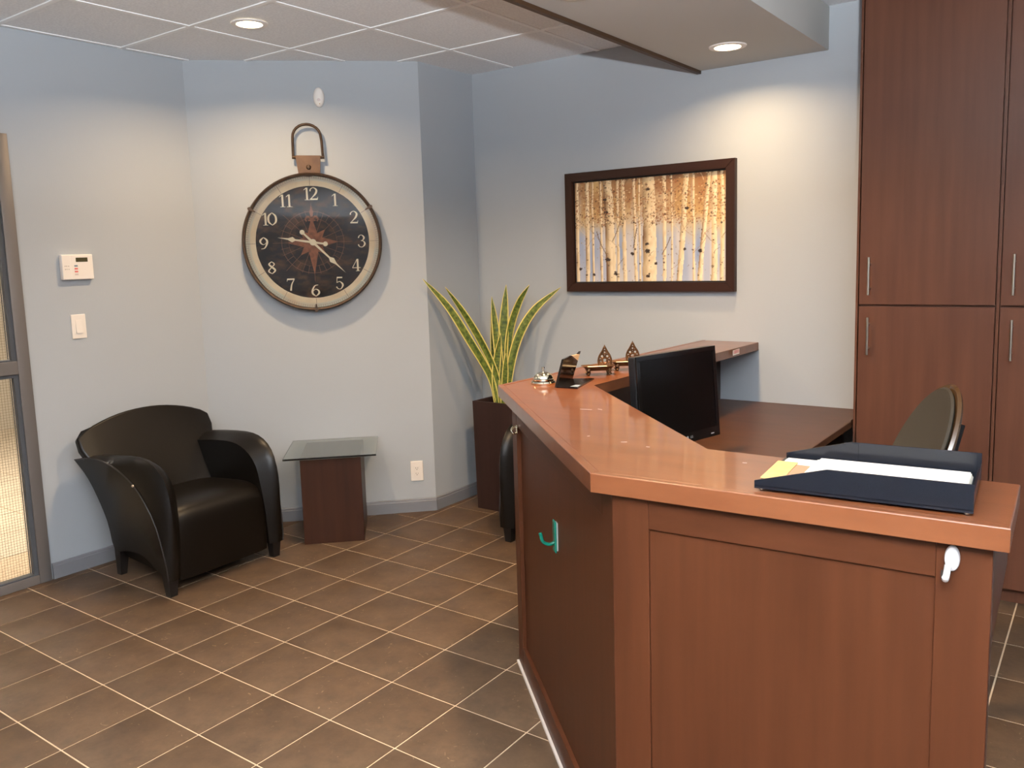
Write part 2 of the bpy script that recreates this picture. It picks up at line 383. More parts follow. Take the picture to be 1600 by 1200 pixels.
# baseboards: flat board with a small cap bead
BH = 0.082
def baseboard(name, a, b, nrm):
    a, b, n = Vector((*a, 0)), Vector((*b, 0)), Vector((*nrm, 0))
    bm = nb(); prof = [(0, 0.0), (.013, 0.0), (.013, BH - .016), (.010, BH - .012), (.010, BH - .004), (.007, BH), (0, BH)]
    loft(bm, [[p + n * (u + .0005) + Vector((0, 0, v + .0003)) for u, v in prof] for p in (a, b)])
    return struct(name, bm, M['base'], smooth=0)
baseboard('baseboard_left', (XL, WY1 + .012), (XL, YC - .006), (1, 0))
s2 = 1 / math.sqrt(2)
baseboard('baseboard_angled', (XL + .004, YC - .001), (XR + .004, YR - .002), (s2, -s2))
baseboard('baseboard_return', (XR, YR - .006), (XR, YB - .013), (1, 0))
baseboard('baseboard_back', (XR + .014, YB), (2.14, YB), (0, -1))

# glazed sidelight in the left wall, wired glass, with a corridor beyond
FX0, FX1 = XL - .06, XL + .012
bm = nb()
box(bm, FX0, FX1, WY1 - .055, WY1 + .004, 0.0, WZ1, bev=.002); box(bm, FX0, FX1, WY0, WY0 + .055, 0.0, WZ1)
box(bm, FX0, FX1, WY0 + .055, WY1 - .055, WZ1 - .06, WZ1, bev=.002)
win1 = struct('window_1', bm, M['door'])
bxo('mid_rail', (FX0, FX1, WY0 + .055, WY1 - .0551, 1.072, 1.137), M['door'], win1, bev=.002)
bxo('bottom_rail', (FX0, FX1, WY0 + .055, WY1 - .0551, 0.0, 0.045), M['door'], win1, bev=.002)
for z0, z1 in ((.0452, 1.0718), (1.1372, WZ1 - .0602)):
    bm = nb(); g0, g1 = WY0 + .0552, WY1 - .0552
    box(bm, XL - .045, XL + .004, g1 - .022, g1, z0, z1); box(bm, XL - .045, XL + .004, g0, g0 + .022, z0, z1)
    box(bm, XL - .045, XL + .004, g0 + .022, g1 - .022, z1 - .016, z1); box(bm, XL - .045, XL + .004, g0 + .022, g1 - .022, z0, z0 + .008)
    obj('gasket', bm, M['gasket'], win1, smooth=0)
    bxo('pane', (XL - .030, XL - .024, g0 + .0222, g1 - .0222, z0 + .0082, z1 - .0162), M['glass'], win1, smooth=0)
    bm = nb(); y = g1 - .034
    while y > -0.75: box(bm, XL - .0275, XL - .0265, y - .0005, y + .0005, z0 + .009, z1 - .017); y -= .0135
    z = z0 + .02
    while z < z1 - .02: box(bm, XL - .0275, XL - .0265, -0.75, g1 - .023, z - .0005, z + .0005); z += .0135
    o = obj('wire_mesh', bm, M['wire'], win1, smooth=0); o['kind'] = 'stuff'
bm = nb(); box(bm, -5.6, XL - WT - .001, -4.6, 4.5, -.12, -.003); cf = struct('floor_corridor', bm, M['grout'], smooth=0)
k = 0
for i in range(-12, -1):
    for j in range(-6, 10):
        x0, y0 = i * .45 - .04, j * .45
        if x0 < -5.4 or x0 + .445 > XL - WT: continue
        if k == 0: o = bxo('tile', (0, .443, 0, .443, -.012, 0), M['outfloor'], cf, smooth=0); cme = o.data
        else: o = bpy.data.objects.new('tile', cme); COL.objects.link(o); o.parent = cf
        o.location = (x0, y0, 0); k += 1
bm = nb(); box(bm, -5.3, -5.0, -4.6, 4.5, 0, 2.85); struct('wall_corridor', bm, M['beige'], smooth=0)
bm = nb(); box(bm, -5.3, XL - WT - .12, 4.4, 4.6, 0, 2.85); box(bm, -5.3, XL - WT, -4.7, -4.6, 0, 2.85); struct('wall_corridor_end', bm, M['beige'], smooth=0)
bm = nb(); box(bm, -5.3, XL - WT - .001, -4.7, 4.6, 2.74, 2.86); struct('ceiling_corridor', bm, M['canopy'], smooth=0)
bm = nb(); box(bm, -4.999, -4.98, -4.6, 4.4, 0.0, .12); struct('baseboard_corridor', bm, M['beige'], smooth=0)

# canopy over the desk with its dark wood fascia
bm = nb(); box(bm, 2.125, 2.785, 0.35, YB - .001, CANOPY_Z, CEIL - .003); canopy = struct('trim_1', bm, M['canopy'], smooth=0)
bxo('fascia', (2.102, 2.1249, 0.35, YB - .001, CANOPY_Z - .016, CEIL - .003), M['fascia'], canopy, smooth=0)

# downlights
dl_labels = ['round warm recessed downlight glowing in the canopy in front of the painting wall',
             'round recessed downlight in the canopy above the bend of the desk', 'round recessed downlight in the tiled ceiling near the clock wall',
             'round recessed downlight in the tiled ceiling over the waiting area', 'round recessed downlight in the tiled ceiling behind the counter front']
for (x, y, z, p), lb in zip(DOWNLIGHTS, dl_labels):
    t = thing('recessed_light', lb, 'light', (x, y, z), 0, 'recessed downlights')
    bm = nb(); lathe(bm, [(.062, -.001), (.062, -.007), (.085, -.006), (.088, -.001)], 32, cap=False); obj('trim_ring', bm, M['white'], t)
    bm = nb(); lathe(bm, [(.0, -.0008), (.061, -.0008), (.061, -.0022), (.0, -.0022)], 32, cap=False); obj('lens', bm, M['lens'], t)
# ---------------------------------------------------------------- reception counter
CT = 1.078; CU = 1.036
desk = thing('reception_counter', 'brown wooden reception counter with angled front and raised polished ledge', 'counter', (2.6, .6, 0))
DO = Vector((2.6, .6, 0))
def dl(p): return (p[0] - DO.x, p[1] - DO.y)
TF, TL, TW = (3.035, .100), (2.054, 1.066), (2.128, YB - .002)     # outer line of the ledge
TR0, TR1 = (3.858, .135), (3.846, .457)
TI, TIL, TIW = (3.170, .446), (2.390, 1.221), (2.447, YB - .002)     # inner line
def inset(line, dist):     # offset an open polyline to its right hand side
    out = []; n = len(line)
    for i in range(n):
        ds = []
        for a, b in ((i - 1, i), (i, i + 1)):
            if a >= 0 and b < n: ds.append((Vector(line[b]) - Vector(line[a])).normalized())
        ns = [Vector((q.y, -q.x)) for q in ds]
        if len(ns) == 1: out.append(Vector(line[i]) + ns[0] * dist)
        else:
            h = (ns[0] + ns[1]).normalized(); out.append(Vector(line[i]) + h * dist / h.dot(ns[0]))
    return [tuple(p) for p in out]
outer = [TW, TL, TF, TR0]
mid = inset([Vector(p) for p in outer], -.022)
# slab
slab = [mid[0], mid[1], mid[2], mid[3], TR1, TI, TIL, TIW]
bm = nb(); prism(bm, [dl(p) for p in slab], CU, CT, bev=.003); obj('counter_ledge', bm, M['top'], desk, smooth=0)
for a, b in ((0, 1), (1, 2), (2, 3)):
    q = [outer[a], outer[b], mid[b], mid[a]]
    bm = nb(); prism(bm, [dl(p) for p in q], CU - .001, CT + .0012, bev=.0025); obj('edge_band', bm, M['top'], desk, smooth=0)
# base walls behind the facing frames
BP = [(2.185, YB - .003), (2.165, 1.000), (3.080, .120), (3.832, .155)]
def off(line, dist): return inset([Vector(p) for p in line], -dist)
o1 = off(BP, .020); o2 = off(BP, .05)
core = o1 + o2[::-1]
bm = nb(); prism(bm, [dl(p) for p in core], 0.0, CU - .0005); obj('base_wall', bm, M['dkwood'], desk, smooth=0)
def face(name, a, b, s0, s1, z0, z1, d0, d1, mt, bev=.0015):
    a, b = Vector((*a, 0)) - DO, Vector((*b, 0)) - DO; u = (b - a).normalized(); n = Vector((u.y, -u.x, 0)) * 1
    mtx = Matrix((u, -n, Vector((0, 0, 1)))).transposed().to_4x4(); mtx.translation = a
    bm = nb(); box(bm, s0, s1, d0, d1, z0, z1, bev=bev, mtx=mtx)
    return obj(name, bm, mt, desk, smooth=0)
def facing(a, b, ls, rs, rd, z_rail):
    L = (Vector(b) - Vector(a)).length
    face('stile', a, b, 0.0005, ls, 0, CU - .002, 0, .0195, M['wood']); face('stile', a, b, L - rs, L - .0005, 0, CU - .002, 0, .0195, M['wood'])
    face('rail', a, b, ls, L - rs, z_rail, CU - .002, .0006, .0195, M['woodh']); face('rail', a, b, ls, L - rs, 0, .098, .0006, .0195, M['woodh'])
    face('panel', a, b, ls + .0005, L - rs - .0005, .0985, z_rail - .0005, rd, .0195, M['wood'], bev=0)
facing(BP[2], BP[3], .088, .092, .0065, .962)
facing(BP[1], BP[2], .085, .085, .015, .955)
facing(BP[0], BP[1], .085, .085, .015, .955)
# right hand end panel and the seam of caulk along the slanted foot
bm = nb()
pf = [(.2065, 1.030), (.466, 1.030), (.466, .905), (.2065, .815)]
loft(bm, [[(x - DO.x, y - DO.y, z) for y, z in pf] for x in (3.804, 3.828)]); obj('ledge_bracket', bm, M['wood'], desk, smooth=0)
face('caulk_line', BP[1], BP[2], -.004, 1.2, 0.0004, .010, -.009, -.0004, M['white'], bev=0)
for (x, y, L_, a_) in ((2.62, .78, .040, 10), (2.66, .80, .020, -20), (2.95, .42, .016, 30), (3.03, .40, .010, 0), (2.83, .44, .008, 60), (3.30, .36, .010, 15)):
    o = bxo('scuff', (-L_ / 2, L_ / 2, -.0012, .0012, 0, .0003), M['pale'], desk); o.location = (x - DO.x, y - DO.y, CT + .0001); o.rotation_euler = (0, 0, R(a_))
# white price sticker on the ledge near the wall
st = thing('barcode_sticker', 'small white barcode sticker on the inner edge of the ledge by the back wall', 'sticker', (2.444, 2.55, 1.060), R(1.9))
bxo('label_paper', (.0005, .0012, -.048, .048, -.013, .013), M['paper'], st, smooth=0)
bm = nb(); y = -.040
while y < .040:
    wd = random.choice((.0015, .003, .0045)); box(bm, .0012, .0015, y, y + wd, -.006, .011); y += wd + random.choice((.002, .004))
obj('barcode', bm, M['red'], st, smooth=0)

# low desk worktop behind the ledge
DT = .757
wk = thing('desk_worktop', 'dark brown low L-shaped desk worktop behind the reception ledge', 'desk', (2.6, 1.8, 0))
W0 = Vector((2.6, 1.8, 0))
o3 = off(BP, .0515)
wp = [(o3[0][0], YB - .002), o3[1], o3[2], (3.70, o3[3][1]), (3.70, .95), (3.28, .98), (3.00, 1.26), (3.005, YB - .315), (2.995, YB - .315), (2.985, YB - .002)]
bm = nb(); prism(bm, [(p[0] - W0.x, p[1] - W0.y) for p in wp], DT - .030, DT, bev=.004); obj('worktop', bm, M['desk'], wk, smooth=0)
for (x0, x1, y0, y1) in ((3.66, 3.69, .43, .93), (2.36, 2.90, 2.80, 2.83)):
    bxo('support_panel', (x0 - W0.x, x1 - W0.x, y0 - W0.y, y1 - W0.y, 0, DT - .0305), M['dkwood'], wk, smooth=0)

# ---------------------------------------------------------------- tall cabinets
CY = 2.55
def cabinet(x0, x1, label):
    W = x1 - x0; t = thing('tall_cabinet', label, 'cabinet', (x0, CY, 0), 0, 'tall storage cabinets')
    bm = nb(); box(bm, 0, W, .021, YB - CY - .002, .07, CEIL - .004); box(bm, .0, W, .06, YB - CY - .002, 0, .07)
    obj('body', bm, M['cab'], t, smooth=0)
    bxo('side_edge', (0, .010, -.002, .0208, .07, CEIL - .004), M['cab'], t, smooth=0)
    for z0, z1, hz0, hz1, dn_ in ((1.306, CEIL - .01, 1.350, 1.520, 1), (.078, 1.296, 1.077, 1.248, 0)):
        dr = bxo('door', (.014, W - .003, 0, .0205, z0, z1), M['cab'], t, bev=.0012)
        bm = nb(); tube(bm, [(.060, -.032, hz0), (.060, -.032, hz1)], .0055, 10)
        for z in (hz0 + .03, hz1 - .03): tube(bm, [(.060, -.032, z), (.060, 0.0, z)], .0045, 8)
        obj('handle', bm, M['steel'], dr)
    return t
cabinet(3.012, 3.574, 'tall dark brown cabinet with steel bar handles beside the back wall')
cabinet(3.5765, 4.14, 'tall dark brown cabinet cut off by the right edge of the photo')

# ---------------------------------------------------------------- armchairs
def armchair(loc, rotz, label):
    t = thing('armchair', label, 'armchair', loc, rotz, 'black leather tub armchairs')
    N = 22
    for sgn, nm in ((-1, 'near'), (1, 'far')):
        seam = catmull([(-.315, .365, .605), (-.17, .372, .632), (-.035, .375, .632), (.105, .375, .598), (.235, .372, .525), (.345, .362, .37), (.39, .352, .19), (.395, .345, .085)], N)
        crest = catmull([(-.29, .315, .612), (-.15, .322, .640), (.0, .326, .658), (.19, .328, .668), (.315, .326, .640), (.395, .322, .560), (.42, .318, .43), (.415, .312, .25), (.40, .31, .085)], N)
        inner = catmull([(-.27, .252, .590), (-.13, .246, .606), (.0, .242, .620), (.16, .240, .624), (.265, .240, .592), (.335, .243, .520), (.365, .248, .40), (.378, .258, .25), (.376, .268, .085)], N)
        corec = catmull([(-.315, .365, .600), (-.235, .352, .52), (-.17, .340, .41), (-.12, .330, .29), (-.085, .325, .155), (.03, .325, .168), (.16, .330, .172), (.29, .338, .125), (.385, .343, .083)], N)
        corei = catmull([(-.27, .252, .586), (-.22, .25, .52), (-.16, .25, .41), (-.11, .25, .29), (-.08, .25, .155), (.03, .25, .168), (.16, .253, .172), (.29, .26, .125), (.37, .268, .083)], N)
        secs = []
        for k in range(N + 1):
            s, c, i_, co, ci = seam[k], crest[k], inner[k], corec[k], corei[k]
            arc = catmull([s, c, i_], 8)
            secs.append([Vector((p.x, sgn * p.y, p.z)) for p in arc + [i_.lerp(ci, .5), ci, co, co.lerp(s, .5)]])
        bm = nb(); loft(bm, secs); arm = obj('arm', bm, M['leather'], t, smooth=38)
        bm = nb(); tube(bm, [(p.x, sgn * (p.y + .001), p.z) for p in seam], .0035, 6); obj('piping', bm, M['pipe'], arm)
        if sgn == -1:
            bm = nb(); lathe(bm, [(.0, 0), (.007, 0), (.005, .006), (0, .007)], 10, center=(0, 0, 0), cap=False)
            st_ = obj('stud', bm, M['steel'], arm); st_.location = (.215, -.376, .540); st_.rotation_euler = (R(60), 0, 0)
    # fan shaped back
    secs = []; NV, NU = 14, 16
    for vi in range(NV + 1):
        v = vi / NV; row = []
        hw = .264 + .122 * min(1, max(0, (v - .25) / .60)) ** .9
        def P(u, s):
            topz = .742 + .086 * (1 - abs(u) ** 2.1) - .012 * max(0, (abs(u) - .90) / .10) ** 2
            z = .30 + (topz - .30) * v
            th = .115 - .075 * v
            xf = -.035 - .215 * v ** 1.1 + .035 * u * u * (1 - .3 * v)
            return Vector((xf - th * s - .01 * (1 - s), u * hw, z - .02 * s * v))
        for k in range(NU + 1): row.append(P(-1 + 2 * k / NU, 0))
        for k in range(NU + 1): row.append(P(1 - 2 * k / NU, 1))
        secs.append(row)
    bm = nb(); loft(bm, secs)
    bmesh.ops.recalc_face_normals(bm, faces=bm.faces)
    o = obj('backrest', bm, M['leather'], t, smooth=55)
    md = o.modifiers.new('bevel', 'BEVEL'); md.width = .012; md.segments = 3; md.limit_method = 'ANGLE'; md.angle_limit = R(50)
    # waterfall seat
    prof = catmull([(-.10, .405), (.05, .418), (.20, .428), (.29, .424), (.345, .400), (.372, .345), (.380, .25), (.378, .12), (.374, .055)], 26) if False else None
    pr_ = [Vector((a, 0, b)) for a, b in [(-.10, .405), (.05, .418), (.20, .428), (.285, .425), (.345, .402), (.374, .345), (.382, .25), (.380, .15), (.374, .06)]]
    pr_ = catmull(pr_, 28); secs = []
    for k in range(13):
        y = -.262 + .524 * k / 12; e = abs(2 * k / 12 - 1); drop = .012 * e ** 6
        secs.append([Vector((p.x - drop, y, p.z - drop * (p.z > .3))) for p in pr_] + [Vector((.30, y, .06)), Vector((-.10, y, .10))])
    bm = nb(); loft(bm, secs); obj('seat', bm, M['leather'], t, smooth=50)
    for sx, sy, z1 in ((.358, -.312, .10), (.358, .312, .10), (-.118, -.268, .165), (-.118, .268, .165)):
        bm = nb(); a, b = (.019, .027) if sx > 0 else (.017, .027)
        dx = -.02 if sx < 0 else 0
        loft(bm, [[(sx + dx * (1 - i) + c * q, sy + e * q, z) for c, e in ((-1, -1), (1, -1), (1, 1), (-1, 1))] for i, (q, z) in enumerate(((a, 0.0), (b, z1)))])
        obj('leg', bm, M['blackwood'], t, smooth=0)
    return t
armchair((0.0, .945, 0), R(1.5), 'black leather tub armchair with fan-shaped back beside the glass table')
armchair((1.625, 2.475, 0), R(-90), 'black leather tub armchair half hidden behind the reception counter')

# ---------------------------------------------------------------- glass side table
tb = thing('side_table', 'small side table with green-edged glass top on a mahogany block', 'table', (.335, 1.735, 0), R(43.5))
bxo('pedestal', (-.167, .167, -.205, .190, 0, .490), M['ped'], tb, bev=.002)
bxo('glass_top', (-.255, .255, -.235, .250, .4915, .5025), M['gglass'], tb, bev=.0012)

# ---------------------------------------------------------------- planter with snake plant
pl = thing('potted_plant', 'snake plant with yellow-edged leaves in a tall espresso box planter', 'plant', (.915, 2.665, 0))
PW = .152; PH = .686
bm = nb()
def sq(h_, z): return [(-h_, -h_, z), (h_, -h_, z), (h_, h_, z), (-h_, h_, z)]
loft(bm, [sq(PW - .008, 0), sq(PW, PH), sq(PW - .018, PH), sq(PW - .022, PH - .05), sq(.05, PH - .05)], cap=True)
obj('planter', bm, M['planter'], pl, smooth=0)
bm = nb(); rows = []
for i in range(9):
    rows.append([bm.verts.new((-.128 + .256 * i / 8, -.128 + .256 * j / 8, PH - .045 + random.uniform(0, .012))) for j in range(9)])
for i in range(8):
    for j in range(8): bm.faces.new((rows[i][j], rows[i + 1][j], rows[i + 1][j + 1], rows[i][j + 1]))
obj('soil', bm, M['soil'], pl)
PO = Vector((.915, 2.665, 0))
def leaf(pts, wmax, face_dir, tw=0.0, fold=.25):
    P = catmull([Vector(p) - PO for p in pts], 26); n = len(P); me = bpy.data.meshes.new('leaf'); V = []; F = []; UV = []; nu = 5
    fd = Vector(face_dir).normalized()
    for i, p in enumerate(P):
        v = i / (n - 1); t = (P[min(i + 1, n - 1)] - P[max(i - 1, 0)]).normalized()
        side = t.cross(fd).normalized(); side = Matrix.Rotation(tw * v, 3, t) @ side; nn = side.cross(t)
        wd = 1.2 * wmax * (0.50 + 1.1 * v - 0.55 * v * v) * (1 - v ** 5) * .95 + .0006
        for k in range(nu):
            u = k / (nu - 1) * 2 - 1
            V.append(p + side * (u * wd / 2) - nn * (fold * wd * (1 - u * u) * .5))
            UV.append((k / (nu - 1), v))
    for i in range(n - 1):
        for k in range(nu - 1): a = i * nu + k; F.append((a, a + 1, a + nu + 1, a + nu))
    me.from_pydata([tuple(q) for q in V], [], F); uv = me.uv_layers.new(name='UVMap')
    for lp in me.loops: uv.data[lp.index].uv = UV[lp.vertex_index]
    o = obj('leaf', me, M['leaf'], pl, smooth=60)
    md = o.modifiers.new('thick', 'SOLIDIFY'); md.thickness = .003; md.offset = 0
TOCAM = (.589, -.808, .15)
leaf([(.872, 2.625, .64), (.845, 2.60, .83), (.775, 2.49, 1.07), (.70, 2.39, 1.28), (.608, 2.272, 1.455)], .050, TOCAM, .5)
leaf([(.885, 2.645, .64), (.872, 2.62, .84), (.825, 2.56, 1.03), (.752, 2.48, 1.23), (.668, 2.405, 1.400)], .046, TOCAM, -.6)
leaf([(.890, 2.66, .64), (.885, 2.65, .86), (.872, 2.64, 1.08), (.852, 2.63, 1.33)], .052, TOCAM, .3)
leaf([(.905, 2.675, .64), (.893, 2.665, .85), (.905, 2.67, 1.12), (.925, 2.685, 1.40)], .064, (.70, -.7, .1), -.3)
leaf([(.920, 2.68, .64), (.915, 2.68, .84), (.938, 2.69, 1.10), (.99, 2.72, 1.28), (1.055, 2.75, 1.395)], .048, TOCAM, .5)
leaf([(.925, 2.675, .64), (.935, 2.665, .80), (.99, 2.69, 1.05), (1.09, 2.74, 1.24), (1.245, 2.81, 1.378)], .054, TOCAM, -.4)
leaf([(.878, 2.635, .64), (.868, 2.62, .78), (.880, 2.625, .93), (.905, 2.64, 1.10)], .050, TOCAM, .2)
leaf([(.858, 2.645, .64), (.84, 2.64, .9), (.835, 2.65, 1.12), (.832, 2.66, 1.31)], .040, (.9, -.3, .1), .5)
leaf([(.905, 2.635, .64), (.925, 2.63, .74), (.938, 2.63, .86), (.945, 2.635, .98)], .040, TOCAM, .3)

# ---------------------------------------------------------------- wall clock (local x right, z up, -y out of the wall)
CL = .141; cb = Vector((CL * s2, CL * s2 + KW, 1.690))
ck = thing('wall_clock', 'large round pocket-watch style wall clock with dark compass dial', 'clock', cb, R(45))
Y0 = -.002
bm = nb(); lathe(bm, [(.0, Y0), (.380, Y0), (.398, -.012), (.404, -.034), (.402, -.058), (.395, -.070), (.386, -.066), (.384, -.05), (.384, -.030), (0, -.030)], 96, axis='Y', cap=False)
obj('case', bm, M['bronze'], ck)
bm = nb(); ring(bm, .3838, .358, -.0320, 96); obj('scale_ring', bm, M['mint'], ck, smooth=0)
bm = nb(); ring(bm, .3585, .327, -.0322, 96); obj('cream_ring', bm, M['cream'], ck, smooth=0)
bm = nb(); lathe(bm, [(0, -.0322), (.3275, -.0322), (.3275, -.031), (0, -.031)], 96, axis='Y', cap=False); obj('dial', bm, M['dial'], ck, smooth=0)
def stroke(bm, pts, ws, y, n=None):
    """flat ribbon; width per control point"""
    if n: 
        w3 = catmull([(x, z, w_) for (x, z), w_ in zip(pts, ws)], n); pts = [(p.x, p.y) for p in w3]; ws = [max(p.z, .0005) for p in w3]
    Lft = []; Rt = []
    for i, p in enumerate(pts):
        a = pts[max(i - 1, 0)]; b = pts[min(i + 1, len(pts) - 1)]; dx, dz = b[0] - a[0], b[1] - a[1]; l = math.hypot(dx, dz) or 1
        nx, nz = -dz / l, dx / l
        Lft.append(bm.verts.new((p[0] + nx * ws[i] / 2, y, p[1] + nz * ws[i] / 2))); Rt.append(bm.verts.new((p[0] - nx * ws[i] / 2, y, p[1] - nz * ws[i] / 2)))
    for i in range(len(pts) - 1): bm.faces.new((Lft[i], Lft[i + 1], Rt[i + 1], Rt[i]))
def rot2(p, a): return (p[0] * math.cos(a) + p[1] * math.sin(a), -p[0] * math.sin(a) + p[1] * math.cos(a))
bm = nb()
for i in range(180):
    a = i * 2 * PI / 180; L_ = .012 if i % 15 else .052
    r1 = .3825; r2 = r1 - L_
    stroke(bm, [rot2((0, r1), a), rot2((0, r2), a)], [.0012 if i % 15 else .0018] * 2, -.0326)
ring(bm, .3705, .3698, -.0326, 96)
obj('scale_marks', bm, M['copperdim'], ck, smooth=0)
# numerals, drawn with thick and thin strokes
T, t_ = .150, .048
G = {
 '1': [([(.0, .0), (.0, 1.0)], [T, T], None), ([(-.2, .015), (.2, .015)], [.04, .04], None), ([(-.24, .80), (-.05, .97)], [.05, .06], None)],
 '0': [([(0, 1), (-.27, .72), (-.28, .28), (0, 0)], [t_, T, T, t_], 14), ([(0, 0), (.28, .28), (.27, .72), (0, 1)], [t_, T, T, t_], 14)],
 '2': [([(-.26, .70), (-.23, .86), (0, .985), (.24, .80), (.17, .52), (-.05, .27), (-.29, .04)], [.11, .08, .06, T, T, .08, .05], 20), ([(-.3, .055), (.30, .055)], [.12, .12], None), ([(.28, .03), (.33, .24)], [.07, .03], None)],
 '3': [([(-.24, .76), (-.14, .95), (.05, .985), (.22, .78), (.10, .57), (-.05, .53)], [.10, .06, .06, T, .07, .04], 16), ([(-.05, .53), (.16, .48), (.27, .26), (.08, .02), (-.16, .04), (-.27, .22)], [.04, .07, T, .06, .06, .11], 16)],
 '4': [([(.12, 0), (.12, 1.0)], [T, T], None), ([(.08, .98), (-.32, .28)], [.05, .05], None), ([(-.33, .28), (.34, .28)], [.06, .06], None), ([(-.05, .015), (.29, .015)], [.04, .04], None)],
 '5': [([(-.20, .95), (.24, .95)], [.12, .10], None), ([(-.19, .97), (-.22, .52)], [.05, .05], None), ([(-.22, .53), (.02, .62), (.26, .36), (.10, .03), (-.13, .03), (-.27, .20)], [.05, .06, T, .06, .06, .10], 16)],
 '6': [([(.22, .93), (-.06, .86), (-.26, .50), (-.25, .22), (0, .0)], [.04, .08, T, T, .05], 16), ([(0, 0), (.25, .24), (.22, .46), (0, .59), (-.22, .42)], [.05, T, .12, .05, .04], 16)],
 '7': [([(-.28, .94), (.30, .94)], [.12, .12], None), ([(-.27, .98), (-.30, .76)], [.05, .03], None), ([(.28, .92), (.06, .52), (-.04, .0)], [.05, .10, T], 10)],
 '8': [([(0, .985), (-.22, .78), (-.02, .56), (.25, .28), (0, .0)], [.05, .12, T, T, .05], 16), ([(0, 0), (-.27, .22), (0, .54), (.20, .78), (0, .985)], [.05, .12, .06, .09, .05], 16)],
 '9': [([(-.22, .07), (.06, .14), (.26, .50), (.25, .78), (0, 1)], [.04, .08, T, T, .05], 16), ([(0, 1), (-.25, .76), (-.22, .54), (0, .41), (.22, .58)], [.05, T, .12, .05, .04], 16)]}
def number(s, cx, cz, h):
    bm = nb(); adv = .62 * h; x = cx - adv * (len(s) - 1) / 2 * (.85 if '1' in s and len(s) > 1 else 1)
    for ch in s:
        for pts, ws, n in G[ch]: stroke(bm, [(x + a * h, cz + (b - .5) * h) for a, b in pts], [q * h for q in ws], -.0329, n)
        x += adv * (.85 if '1' in s and len(s) > 1 else 1)
    return bm
for i in range(1, 13):
    a = i * PI / 6; obj('numeral', number(str(i), .282 * math.sin(a), .282 * math.cos(a), .072), M['hand'], ck, smooth=0)
bm = nb()      # compass rose print
for i in range(8):
    a = i * PI / 4 + .0; L_ = .150 if i % 2 == 0 else .105; wd = .030 if i % 2 == 0 else .024
    L2 = .19 if i in (4,) else L_
    v = [rot2(p, a) for p in ((0, L2), (wd, .045), (0, .0), (-wd, .045))]; flat(bm, [v[0], v[1], v[2]], -.0328); flat(bm, [v[0], v[2], v[3]], -.0328)
flat(bm, [rot2(p, 0) for p in ((0, .215), (.012, .175), (.006, .148), (-.006, .148), (-.012, .175))], -.0329)
for sg in (-1, 1):
    stroke(bm, [(sg * .005, .135), (sg * .020, .150), (sg * .036, .138), (sg * .030, .122)], [.012, .012, .010, .006], -.0329, 10)
stroke(bm, [(-.022, .128), (.022, .128)], [.008, .008], -.0329); stroke(bm, [(0, .13), (0, .05)], [.016, .034], -.0329)
obj('compass_rose', bm, M['copper'], ck, smooth=0)
bm = nb()
ring(bm, .181, .1785, -.0325, 80); ring(bm, .140, .1385, -.0325, 80)
for i in range(32):
    a = i * PI / 16; stroke(bm, [rot2((0, .06 if i % 2 == 0 else .14), a), rot2((0, .23 if i % 4 == 0 else .19), a)], [.002, .002], -.03245)
obj('compass_lines', bm, M['copperdim'], ck, smooth=0)
def hand(ang, L_, tail, name, y):
    bm = nb(); q = lambda pts: [rot2(p, ang) for p in pts]
    flat(bm, q([(-.007, 0), (-.005, L_ * .50), (-.016, L_ * .58), (-.005, L_ * .70), (0, L_), (.005, L_ * .70), (.016, L_ * .58), (.005, L_ * .50), (.007, 0)]), y, y - .002)
    flat(bm, q([(-.007, 0), (.007, 0), (.005, -tail), (-.005, -tail)]), y, y - .002)
    c = rot2((0, -tail - .008), ang); bm2 = [(c[0] + .014 * math.cos(k * PI / 8), c[1] + .014 * math.sin(k * PI / 8)) for k in range(16)]
    flat(bm, bm2, y, y - .002); flat(bm, [(.019 * math.cos(k * PI / 8), .019 * math.sin(k * PI / 8)) for k in range(16)], y - .0004, y - .0026)
    return obj(name, bm, M['hand'], ck, smooth=0)
hand(R(279), .205, .064, 'hour_hand', -.036); hand(R(135.5), .258, .076, 'minute_hand', -.040)
bm = nb(); pr_ = []
for k in range(9):
    a = k / 8; pr_.append((.383 * (1 - a), -.062 - .018 * (1 - (1 - a) ** 2)))
lathe(bm, pr_[:-1] + [(0.0005, pr_[-1][1])] + [(0.0005, pr_[-1][1] + .002)] + [(r, h + .002) for r, h in pr_[:-1][::-1]], 64, axis='Y', cap=False); obj('glass_cover', bm, M['cover'], ck, smooth=80)
bm = nb()
flat(bm, [(-.058, .395), (-.070, .500), (.072, .498), (.066, .40), (.04, .385), (0, .378), (-.04, .383)], -.040, -.056)
br = obj('bracket', bm, M['bronzelt'], ck, smooth=0)
bm = nb(); lathe(bm, [(0, -.066), (.010, -.064), (.014, -.056)], 16, axis='Y', center=(.002, 0, .432), cap=False); obj('rivet', bm, M['bronze'], br)
bm = nb(); pts = [(-.083, -.045, .492)] + [(-.083 + .002, -.045, .58)] + [(-.080 * math.cos(a), -.045, .605 + .072 * math.sin(a)) for a in [k * PI / 12 for k in range(0, 13)]] + [(.083, -.045, .58), (.086, -.045, .490)]
tube(bm, pts, .0078, 10); tube(bm, [(-.09, -.045, .490), (-.06, -.045, .490)], .009, 8); tube(bm, [(.06, -.045, .488), (.094, -.045, .488)], .009, 8)
obj('bail_handle', bm, M['bronze'], ck)
